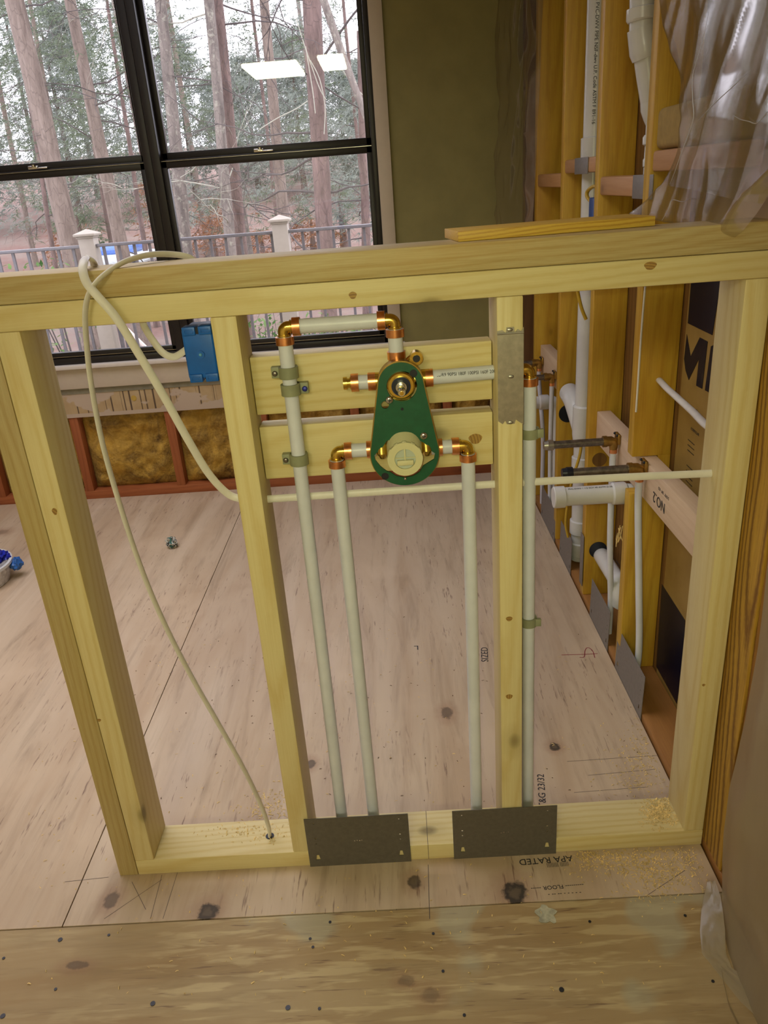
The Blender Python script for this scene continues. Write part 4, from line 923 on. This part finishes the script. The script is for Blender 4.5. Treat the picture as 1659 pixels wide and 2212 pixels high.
# milky sheet on the near right wall
lf = [Vector((.785, -.10, 1.6)), P(1659, 1230, 'x', .785), P(1640, 1400, 'x', .785), P(1612, 1560, 'x', .785), P(1580, 1700, 'x', .785), P(1566, 1800, 'x', .785), P(1563, 1860, 'x', .78), P(1562, 1960, 'x', .775), P(1562, 2040, 'x', .772), P(1563, 2095, 'z', .006)]
rt_ = [Vector((.75-.004*k, -1.15, z)) for k, z in enumerate((1.6, .67, .54, .40, .25, .15, .10, .05, .03, .006))]
sheet('plastic_sheet', 'milky plastic sheet covering the near right wall down to the floor', list(zip(lf, rt_)), M['polymilk'], 80, 110, .022, 5, 31, .2)
lf = [P(1528, 1905, 'z', .012), P(1522, 1930, 'z', .006), P(1515, 1965, 'z', .004), P(1512, 2010, 'z', .003), P(1516, 2060, 'z', .003), P(1540, 2090, 'z', .003), P(1600, 2165, 'z', .003), P(1700, 2260, 'z', .003)]
rt_ = [P(1545, 1902, 'z', .02), P(1556, 1935, 'z', .03), P(1562, 1970, 'z', .03), P(1566, 2010, 'z', .02), P(1568, 2060, 'z', .010), P(1580, 2090, 'z', .006), P(1680, 2165, 'z', .006), P(1800, 2260, 'z', .006)]
m = MB(); g = [[m.bm.verts.new(a.lerp(b, i/12)+Vector((0, 0, .004*abs(mnoise.noise(Vector((i*.5, k*.8, 2))))))) for i in range(13)] for k, (a, b) in enumerate((lf[int(q)].lerp(lf[min(int(q)+1, 7)], q-int(q)), rt_[int(q)].lerp(rt_[min(int(q)+1, 7)], q-int(q))) for q in [x*7/42 for x in range(43)])]
for j in range(42):
    for i in range(12): m.bm.faces.new((g[j][i], g[j][i+1], g[j+1][i+1], g[j+1][i]))
tag(m.build('plastic_sheet', M['polymilk'], smooth=60), 'thin milky plastic flap lying on the plywood at the foot of the right wall', 'plastic sheet')
struct(MB().box((XW+.001, YF, .016), (SD, -.130, ZC)).build('wall_right_near', wood('brown_wall_behind_sheet', (.42, .27, .10), (.30, .17, .05), 'y', ring=10, ramt=.3)))

# ------------------------------------------------------------------ bits on the floor
q = P(373, 1182, 'z', 0)
m = MB(); rr = bmesh.ops.create_icosphere(m.bm, subdivisions=4, radius=.021)
for v in m.bm.verts:
    d = v.co.normalized(); k = 1+.5*mnoise.noise(d*3)+.25*mnoise.noise(d*8); v.co = Vector((d.x*.020*k, d.y*.020*k, .020+d.z*.021*k))+Vector((q.x, q.y, 0))
def mat_ball():
    m_, nt, bs = nmat('crumpled_foil'); _, v = coords(nt); n = noise(nt, v, 110, 4, .6); n2 = noise(nt, v, 45, 2, .5)
    c = mixc(nt, ramp(nt, n, .42, .52), (.02, .025, .025), (.55, .54, .50)); c = mixc(nt, ramp(nt, n2, .56, .62), c, (.03, .16, .14))
    L(nt, c, bs.inputs['Base Color']); bs.inputs['Roughness'].default_value = .35; bump(nt, bs, n, .6, .004); return m_
tag(m.build('crumpled_wrapper', mat_ball(), smooth=25), 'crumpled black and white wrapper ball on the plywood behind the left studs', 'litter')
# tub with rubbish at the left edge
q = P(-52, 1262, 'z', 0); R_ = .135
t = thing('plastic_tub', 'white plastic tub of rubbish on the floor at the left edge', 'tub', (q.x, q.y, 0))
MB().tube([(q.x, q.y, .001), (q.x, q.y, .002), (q.x, q.y, .072)], [R_*.8, R_*.86, R_], 48, cap=False).tube([(q.x, q.y, .0015), (q.x, q.y, .003)], R_*.85, 48).build('body', flat('speckled_white_plastic', (.55, .53, .54), .4, nz=.35, nscale=60), t)
MB().hollow((q.x, q.y, .066), (q.x, q.y, .076), R_+.005, R_-.005, 48).build('rim', M['pvc'], t)
def blob(name, c, sz, mat, lb, cat, seed):
    m = MB(); bmesh.ops.create_icosphere(m.bm, subdivisions=3, radius=1)
    for v in m.bm.verts:
        d = v.co.normalized(); k = 1+.45*mnoise.noise(d*2.2+Vector((seed, 0, 0)))+.25*mnoise.noise(d*6+Vector((0, seed, 0)))
        v.co = Vector(c)+Vector((d.x*sz[0]*k, d.y*sz[1]*k, d.z*sz[2]*k))
    return tag(m.build(name, mat, smooth=20), lb, cat)
blob('crumpled_paper', (q.x+.04, q.y-.01, .060), (.055, .06, .035), M['paper'], 'crumpled grey and white paper inside the tub at the left edge', 'litter', 2)
blob('blue_wrapper', (q.x+.092, q.y+.045, .084), (.028, .036, .020), flat('royal_blue_wrapper', (.012, .02, .30), .25), 'royal blue wrapper sticking out of the white tub', 'litter', 5)
blob('blue_wrapper', (q.x+.142, q.y+.045, .050), (.020, .026, .022), flat('steel_blue_wrapper', (.03, .12, .38), .25), 'lighter blue wrapper hanging outside the rim of the white tub', 'litter', 9)

# wood shavings
def flakes(name, label, n, fn, mn=.002, mx=.0075):
    m = MB()
    for k in range(n):
        p = fn()
        if p is None: continue
        a = random.uniform(0, 2*PI); l = random.uniform(mn, mx); w = random.uniform(.0006, .0018)
        d = Vector((math.cos(a), math.sin(a), 0)); s = Vector((-d.y, d.x, 0)); h = random.uniform(.0003, .002)
        pts = [p-d*l/2, p+Vector((0, 0, h)), p+d*l/2]
        vs = [[m.bm.verts.new(x+s*w/2+Vector((0, 0, .0004))) for x in pts], [m.bm.verts.new(x-s*w/2+Vector((0, 0, .0006))) for x in pts]]
        for i in (0, 1): m.bm.faces.new((vs[0][i], vs[0][i+1], vs[1][i+1], vs[1][i]))
    return tag(m.build(name, M['shaving'], smooth=0), label, 'shavings', kind='stuff')
def gp(u, v, su, sv, z=0):
    q = P(random.gauss(u, su), random.gauss(v, sv), 'z', z)
    if q.x > .79 or (z == 0 and -.001 < q.y < D+.002 and q.x > X0): return None
    return q
flakes('wood_shavings', 'fine wood shavings along the front of the bottom plate and toward the right post', 1100, lambda: gp(random.uniform(1250, 1500), random.uniform(1840, 1875), 20, 14) if random.random() < .7 else gp(1430, 1900, 50, 25))
flakes('wood_shavings', 'scattered wood shavings on the plywood behind the right part of the half wall', 420, lambda: gp(1390, 1650, 40, 45))
flakes('wood_shavings', 'heap of amber shavings on the right end of the bottom plate', 700, lambda: (lambda q: q if q.x < .760 and .002 < q.y < .087 else None)(P(random.gauss(1428, 20), random.gauss(1752, 18), 'z', T)))
flakes('wood_shavings', 'wood shavings around the drilled cable hole by the left studs', 240, lambda: gp(590, 1745, 35, 22))
flakes('wood_shavings', 'thin shavings on the bottom plate next to the cable hole', 140, lambda: (lambda q: q if .002 < q.y < .087 else None)(P(random.gauss(545, 55), random.gauss(1795, 12), 'z', T)))
flakes('wood_shavings', 'sparse shavings strewn over the whole plywood floor', 420, lambda: (lambda q: q if (q.x < .79 and not (-.001 < q.y < D+.002 and q.x > X0)) else None)(P(random.uniform(60, 1450), random.uniform(1350, 2150), 'z', 0)))

flakes('floor_crumbs', 'tiny dark crumbs and chips strewn over the plywood behind the half wall', 330, lambda: (lambda q: q if (q.x < .79 and q.y > D+.004) else None)(P(random.uniform(200, 1400), random.uniform(1090, 1740)**1.0, 'z', 0)), .002, .006).data.materials[0] = flat('brown_crumbs', (.12, .06, .03), .8, nz=.4)
# markings on the floor (pencil, marker, mill stamps)
def fl(u, v): q = P0(u, v); return Vector((q.x, q.y, 0))
m = MB()
for a, b in (((920, 1750), (928, 1985)), ((350, 1890), (325, 1985)), ((385, 1880), (352, 1985)), ((225, 1985), (350, 1900)), ((285, 1905), (315, 1965)), ((1225, 1645), (1420, 1632)), ((1270, 1675), (1415, 1662)), ((1240, 1712), (1400, 1700)), ((1480, 1880), (1397, 1935)), ((140, 1905), (235, 1895))):
    if a[1] == 1750:
        line_on(m, fl(a[0]+5, 1868), fl(*b), .0012, (0, 0, 1)); continue
    line_on(m, fl(*a), fl(*b), .0009, (0, 0, 1))
m.build('pencil_line', M['pencil'], fa, smooth=0)
m = MB(); pts = smooth_path([fl(u, v) for u, v in ((1213, 1415), (1250, 1414), (1291, 1412))], 3)
for i in range(len(pts)-1): line_on(m, pts[i], pts[i+1], .0022, (0, 0, 1))
pts = smooth_path([fl(u, v) for u, v in ((1252, 1420), (1262, 1419), (1264, 1405), (1270, 1399), (1280, 1406), (1285, 1421))], 4)
for i in range(len(pts)-1): line_on(m, pts[i], pts[i+1], .0022, (0, 0, 1))
m.build('marker_sketch', M['inkred'], fa, smooth=0)
def stamp(s, u, v, size, u2, v2, flip=-1):
    a = fl(u, v); xd = (fl(u2, v2)-a).normalized(); yd = Vector((-xd.y, xd.x, 0))
    text('mill_stamp', s, size, M['ink'], fa, a+Vector((0, 0, .0004)), xd, yd)
stamp('APA RATED', 1235, 1848, .020, 1110, 1858)
stamp('|||||| ||||||||', 1228, 1864, .011, 1110, 1872)
stamp('--------- FLOOR -----', 1260, 1908, .012, 1130, 1918)
stamp('- - - - - -- -- -', 1255, 1925, .012, 1120, 1934)
stamp('T&G 23/32', 1180, 1745, .022, 1176, 1690)
stamp('SIZED', 1055, 1430, .028, 1052, 1370)
stamp('L', 905, 1395, .03, 865, 1397)
# screws in front sheet
m = MB()
for k, (u, v) in enumerate(((130, 2030), (235, 2020), (330, 2168), (622, 2177), (713, 1992), (670, 2028), (936, 2017), (1274, 1991), (1480, 1978), (1213, 2138), (690, 2179), (6, 2195), (957, 2098), (1003, 2193), (1540, 2120), (676, 2046), (8, 2070), (120, 2137))):
    q = fl(u, v); r = .0042 if (u, v) in ((330, 2168), (622, 2177), (1213, 2138), (130, 2030), (6, 2195)) else .0026
    o = MB().tube([q, q+Vector((0, 0, .0008))], r, 14).build('screw_head', M['screw'], fc)
# filler spot
q = fl(1180, 1975); m = MB(); vs = []
for k in range(28):
    th = k*2*PI/28; rr_ = .018*(1+.18*math.sin(5*th)+random.uniform(-.12, .12)); vs.append((q.x+rr_*math.cos(th), q.y+rr_*math.sin(th), .0002))
m.poly(vs, .0006, (0, 0, 1)).build('filler_spot', flat('pale_filler', (.42, .40, .29), .7, nz=.3, nscale=60), fc)
# pencil on bottom plate top + front
m = MB(); line_on(m, P(920, 1752, 'z', T), (P(924, 1822, 'z', T).x, 0.0005, T), .0009, (0, 0, 1)); line_on(m, (P(924, 1822, 'y', 0).x, 0, T), (P(926, 1850, 'y', 0).x, 0, .001), .0009, (0, -1, 0))
bp = bpy.data.objects['bottom_plate.001']
m.build('pencil_line', M['pencil'], bp, smooth=0)

# ------------------------------------------------------------------ outside
def ground_z(x, y):
    z = -.55 - .10*min(max(y-6, 0), 8) + max(0, y-20)*.115 + .25*mnoise.noise(Vector((x*.12, y*.12, 0)))+.06*mnoise.noise(Vector((x*.7, y*.7, 4)))
    return z
m = MB(); g = []
for j in range(71):
    y = YB+.3 + 80*(j/70)**1.6; row = []
    for i in range(61): x = -45+75*i/60; row.append(m.bm.verts.new((x, y, ground_z(x, y))))
    g.append(row)
for j in range(70):
    for i in range(60): m.bm.faces.new((g[j][i], g[j][i+1], g[j+1][i+1], g[j+1][i]))
struct(m.build('ground', M['litter'], org=(0, 0, 0), smooth=180))
# railing
YR = 4.8
rp = [P(185, 492, 'y', YR), P(603, 466, 'y', YR)]
sp = rp[1].x-rp[0].x; zcap = (rp[0].z+rp[1].z)/2
zr = P(100, 535, 'y', YR).z
deckz = .02
posts = [rp[0].x-sp, rp[0].x, rp[1].x, rp[1].x+sp]
plb = ['off to the left', 'left of the window mullion', 'right of the window mullion', 'at the right window jamb']
t0 = thing('deck_railing', 'dark metal baluster railing outside the window between cream posts', 'railing', (rp[0].x, YR, deckz))
MB().box((posts[0]-.5, YR-.03, zr-.022), (posts[-1]+.5, YR+.03, zr), .004).build('top_rail', M['rail'], t0)
MB().box((posts[0]-.5, YR-.02, deckz+.08), (posts[-1]+.5, YR+.02, deckz+.11), .003).build('bottom_rail', M['rail'], t0)
x = posts[0]-.4
while x < posts[-1]+.4:
    if all(abs(x-p) > .07 for p in posts): MB().box((x-.0095, YR-.0095, deckz+.10), (x+.0095, YR+.0095, zr-.02)).build('baluster', M['rail'], t0)
    x += .1125
for k, px in enumerate(posts):
    t = thing('railing_post', 'cream railing post with a pyramid cap %s' % plb[k], 'post', (px, YR, deckz), 'cream railing posts')
    MB().box((px-.056, YR-.056, deckz-.5), (px+.056, YR+.056, zcap-.05), .003).build('sleeve', M['deckpost'], t)
    mm = MB().box((px-.064, YR-.064, zcap-.062), (px+.064, YR+.064, zcap-.048), .003).box((px-.078, YR-.078, zcap-.048), (px+.078, YR+.078, zcap-.030), .003)
    b4 = [mm.bm.verts.new((px+sx*.074, YR+sy*.074, zcap-.030)) for sx, sy in ((-1, -1), (1, -1), (1, 1), (-1, 1))]; ap = mm.bm.verts.new((px, YR, zcap))
    for i in range(4): mm.bm.faces.new((b4[i], b4[(i+1) % 4], ap))
    mm.build('cap', M['deckpost'], t)
struct(MB().box((-5, YB+.16, deckz-.15), (3, YR+.08, deckz)).build('deck_floor', flat('grey_deck_boards', (.22, .20, .18), .7)))
# stair rail behind, slanting
q1, q2 = P(225, 665, 'y', 5.8), P(315, 752, 'y', 5.8)
t = thing('stair_rail', 'pale slanting stair rail beyond the deck, seen below the half wall top', 'railing', q2)
MB().tube([q1+(q1-q2)*.5, q2+(q2-q1)*.8], .022, 8).build('handrail', M['sillpaint'], t)
for k in range(9):
    p = q1.lerp(q2, k/6-.2); MB().box((p.x-.009, p.y-.009, p.z-.7), (p.x+.009, p.y+.009, p.z)).build('baluster', M['rail'], t)
# path and blue parked thing
q = P(250, 552, 'y', 16); t = thing('parked_car', 'blue and white parked car far beyond the railing by the left post', 'car', q)
MB().box((q.x-.75, 15.4, q.z-.16), (q.x+.75, 16.6, q.z+.05), .06, 3).build('body', flat('pale_car_paint', (.55, .62, .62), .3), t)
MB().box((q.x-.42, 15.5, q.z+.03), (q.x+.50, 16.5, q.z+.24), .10, 3).build('cabin', flat('blue_glass', (.10, .20, .55), .2), t)
for dx in (-.5, .5):
    MB().tube([(q.x+dx, 15.38, q.z-.17), (q.x+dx, 15.6, q.z-.17)], .12, 18).build('wheel', M['dark'], t)

# trees --------------------------------------------------------
def rnd_branch(m, p, d, ln, r, depth, wig=.35):
    n = 7; pts = [p]; dd = d.normalized()
    for k in range(n):
        dd = (dd+Vector((random.uniform(-wig, wig), random.uniform(-wig, wig), random.uniform(-wig, wig)*.9))).normalized()
        pts.append(pts[-1]+dd*ln/n)
    m.tube(pts, [r*(1-.8*k/n) for k in range(n+1)], 5)
    if depth:
        for k in range(3, n+1):
            if random.random() < .75:
                nd = (dd+Vector((random.uniform(-1, 1), random.uniform(-1, 1), random.uniform(-.8, .6)))).normalized()
                rnd_branch(m, pts[k], nd, ln*random.uniform(.35, .6), r*.45, depth-1)
def spray(m, c, size, n, sq=1):
    for _ in range(n):
        d = Vector((random.gauss(0, 1), random.gauss(0, 1), random.gauss(-.15, .55))).normalized(); s = d.cross(Vector((random.random(), random.random(), random.random()))).normalized()
        l = size*random.uniform(.6, 1.2); w = size*.06
        b = c+d*size*.15
        v = [m.bm.verts.new(b-s*w), m.bm.verts.new(b+s*w), m.bm.verts.new(b+d*l+Vector((0, 0, -l*.15)))]
        m.bm.faces.new(v)
def tree(label, top, low, w_top, w_low, Y, bark, group=None, branches=10, br_r=.02, pale=False, foliage=0, fz=(2, 7), frad=1.6, fmat='needle1', zmin=None, ztop=9):
    """trunk through two measured points at distance Y; widths in photo pixels"""
    a = P(top[0], top[1], 'y', Y); b = P(low[0], low[1], 'y', Y)
    dist = (a-CAM).dot(FW); dist2 = (b-CAM).dot(FW)
    ra, rb = w_top*dist/FPX/2, w_low*dist2/FPX/2
    d = (a-b)/(a.z-b.z)
    gz = ground_z(b.x, Y)-.1
    base = b+d*(gz-b.z); tp = b+d*(ztop-b.z)
    t = thing('tree', label, 'tree', base, group)
    pts, rs = [], []
    n = 22
    for k in range(n+1):
        f = k/n; p = base.lerp(tp, f); z = p.z
        r = rb+(ra-rb)*((z-b.z)/(a.z-b.z)); r = max(r, .02)*(1+.03*mnoise.noise(Vector((z*2, Y, 0))))
        if k == 0: r *= 1.3
        pts.append(p+Vector((.03*mnoise.noise(Vector((z*.6, 1, Y*3))), 0, 0))); rs.append(r)
    MB().tube(pts, rs, 16).build('trunk', M[bark], t)
    if branches:
        m = MB()
        for k in range(branches):
            z = random.uniform(base.z+1.2, ztop-.5); f = (z-base.z)/(tp.z-base.z); p = base.lerp(tp, f); an = random.uniform(0, 2*PI)
            rnd_branch(m, p, Vector((math.cos(an), math.sin(an)*.6, random.uniform(-.25, .35))), random.uniform(1.2, 3.0), br_r*.7, 2)
        m.build('branches', M['palevine'] if pale else M['twig'], t)
    if foliage:
        m = MB()
        for k in range(foliage):
            z = random.uniform(*fz); f = (z-base.z)/(tp.z-base.z); p = base.lerp(tp, f); an = random.uniform(0, 2*PI); rr_ = frad*math.sqrt(random.random())
            c = p+Vector((math.cos(an)*rr_, math.sin(an)*rr_, random.uniform(-.2, .2)))
            for q in range(5): spray(m, c+Vector((random.gauss(0, .16), random.gauss(0, .16), random.gauss(0, .09))), .15, 9)
        m.build('foliage', M[fmat], t, smooth=0)
    return t
tree('broad pinkish pine trunk at the far left of the window', (32, 0), (158, 560), 40, 44, 11, 'bark1', None, 14, .018, foliage=60, fz=(4, 9), frad=2.2, fmat='needle1')
tree('slimmer pinkish trunk left of the window mullion', (150, 0), (268, 560), 24, 30, 13, 'bark1', None, 12, .018, foliage=90, fz=(3, 9), frad=2.0)
tree('thin trunk hugging the left edge of the right window', (305, 0), (355, 330), 9, 11, 14, 'bark1', None, 4)
tree('pale lichen-covered trunk near the left of the right window', (345, 0), (405, 560), 24, 30, 11.5, 'bark2', None, 9, .016, foliage=30, fz=(4.5, 9))
tree('left half of the close pair of trunks in the right window', (452, 0), (497, 540), 22, 24, 11, 'bark2', None, 7, .018, pale=True)
tree('right half of the close pair of trunks in the right window', (472, 0), (522, 540), 22, 24, 11.3, 'bark3', None, 9, .02)
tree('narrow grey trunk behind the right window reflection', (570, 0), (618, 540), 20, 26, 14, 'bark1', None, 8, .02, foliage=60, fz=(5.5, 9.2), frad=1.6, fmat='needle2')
tree('thick reddish dark trunk in the right window', (676, 0), (704, 560), 40, 36, 9.5, 'bark3', None, 16, .024)
tree('leaning lichen trunk at the right edge of the right window', (700, 0), (788, 240), 17, 15, 9, 'bark2', None, 3, .012, ztop=6)
tree('straight grey trunk beside the right window jamb', (784, 330), (791, 545), 16, 20, 10, 'bark3', None, 5, .015, ztop=3)
tree('dark narrow trunk behind the broad left pine', (40, 60), (105, 480), 8, 10, 17, 'bark3', None, 5, foliage=110, fz=(1.5, 9), frad=2.5)
tree('slender reddish trunk just left of the mullion', (240, 60), (280, 320), 7, 9, 16, 'bark3', None, 5, foliage=110, fz=(2, 9), frad=2.2)
# vines draped on the thick trunk
m = MB()
for pl in ([(640, 40), (655, 90), (672, 140), (690, 190), (704, 215)], [(660, 100), (668, 150), (676, 200), (681, 245)], [(560, 280), (600, 255), (640, 235), (665, 218)], [(670, 130), (690, 170), (702, 230), (700, 290)], [(735, 145), (760, 180), (783, 205)]):
    m.tube(smooth_path([P(u, v, 'y', 9.2) for u, v in pl], 5), .006, 5)
tag(m.build('vine', M['palevine']), 'pale bare vines draped down the thick reddish trunk', 'vine')
# trees of the wood behind
random.seed(21)
for k in range(9):
    u = -30+95*k+random.uniform(-15, 15); Y = random.uniform(18, 30); w = random.uniform(5, 11)
    lean = random.uniform(-8, 8)
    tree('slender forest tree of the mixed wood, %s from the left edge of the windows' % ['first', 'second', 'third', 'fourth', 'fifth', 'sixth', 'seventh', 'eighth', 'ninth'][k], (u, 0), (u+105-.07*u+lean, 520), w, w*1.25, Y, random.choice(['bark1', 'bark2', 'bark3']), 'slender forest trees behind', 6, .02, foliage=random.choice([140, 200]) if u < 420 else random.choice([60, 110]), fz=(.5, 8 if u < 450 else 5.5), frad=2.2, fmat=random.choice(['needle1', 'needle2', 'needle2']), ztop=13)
# far evergreens
def evergreen(x, Y, h, rad, mat, label, group, nspr=620, sz=.34):
    gz = ground_z(x, Y); t = thing('evergreen_tree', label, 'tree', (x, Y, gz), group)
    MB().tube([(x, Y, gz-.1), (x, Y, gz+h*.95)], [.16, .03], 8).build('trunk', M['bark3'], t)
    m = MB()
    for k in range(nspr):
        f = random.random()**.8; z = gz+h*(.08+.92*f); r = rad*(1-f*.75)*math.sqrt(random.random())*1.1+.1; an = random.uniform(0, 2*PI)
        c = Vector((x+math.cos(an)*r, Y+math.sin(an)*r, z)); spray(m, c, sz, 9)
        spray(m, c+Vector((random.gauss(0, .3), random.gauss(0, .3), random.gauss(0, .2))), sz, 8)
    m.build('foliage', M[mat], t, smooth=0)
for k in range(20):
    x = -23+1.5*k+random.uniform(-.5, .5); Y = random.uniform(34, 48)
    evergreen(x, Y, random.uniform(8, 12) if x < -10 else random.uniform(5.0, 7.5), random.uniform(1.6, 2.6), 'needle2', 'far evergreen with painted haze, standing on the slope behind the wood', 'far evergreens on the slope')
for k in range(9):
    x = -9.5+1.25*k+random.uniform(-.4, .4); Y = random.uniform(20, 28)
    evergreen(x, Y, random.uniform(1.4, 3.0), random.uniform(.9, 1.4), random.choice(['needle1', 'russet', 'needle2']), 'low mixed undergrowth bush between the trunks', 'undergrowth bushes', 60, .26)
# low shrubs outside below the window
for k, (u, v, w) in enumerate(((560, 706, .33), (600, 712, .28), (655, 706, .30), (720, 716, .25), (770, 722, .25), (120, 585, .5), (660, 742, .2))):
    q = P(u, v, 'y', 6.6); gz = ground_z(q.x, 6.6)
    t = thing('shrub', ['green glossy shrub outside, left of the elbow fitting', 'green shrub outside behind the left brass elbow', 'green shrub outside behind the horizontal water pipe', 'shrub outside left of the valve top elbow', 'shrub outside at the corner of the right window', 'shrub beyond the railing under the left window', 'smallest shrub outside below the horizontal water pipe'][k], 'shrub', (q.x, 6.6, gz), 'shrubs outside the window')
    m = MB()
    for i in range(260):
        an = random.uniform(0, 2*PI); r = w*math.sqrt(random.random()); z = gz+.05+(q.z-gz+.05)*random.random()
        c = Vector((q.x+math.cos(an)*r, 6.6+math.sin(an)*r, z)); d = Vector((random.gauss(0, 1), random.gauss(0, 1), random.gauss(.2, .6))).normalized(); s = d.cross(Vector((0, 0, 1))).normalized()
        l = .075; m.bm.faces.new([m.bm.verts.new(c), m.bm.verts.new(c+d*l*.5+s*l*.24), m.bm.verts.new(c+d*l), m.bm.verts.new(c+d*l*.5-s*l*.24)])
    m.build('foliage', M['shrubleaf'], t, smooth=0)
    m = MB()
    for i in range(5): m.tube([(q.x, 6.6, gz-.05), (q.x+random.uniform(-w, w)*.7, 6.6, q.z)], [.01, .004], 5)
    m.build('stems', M['twig'], t)
# anything still without a label but top-level structure is fine
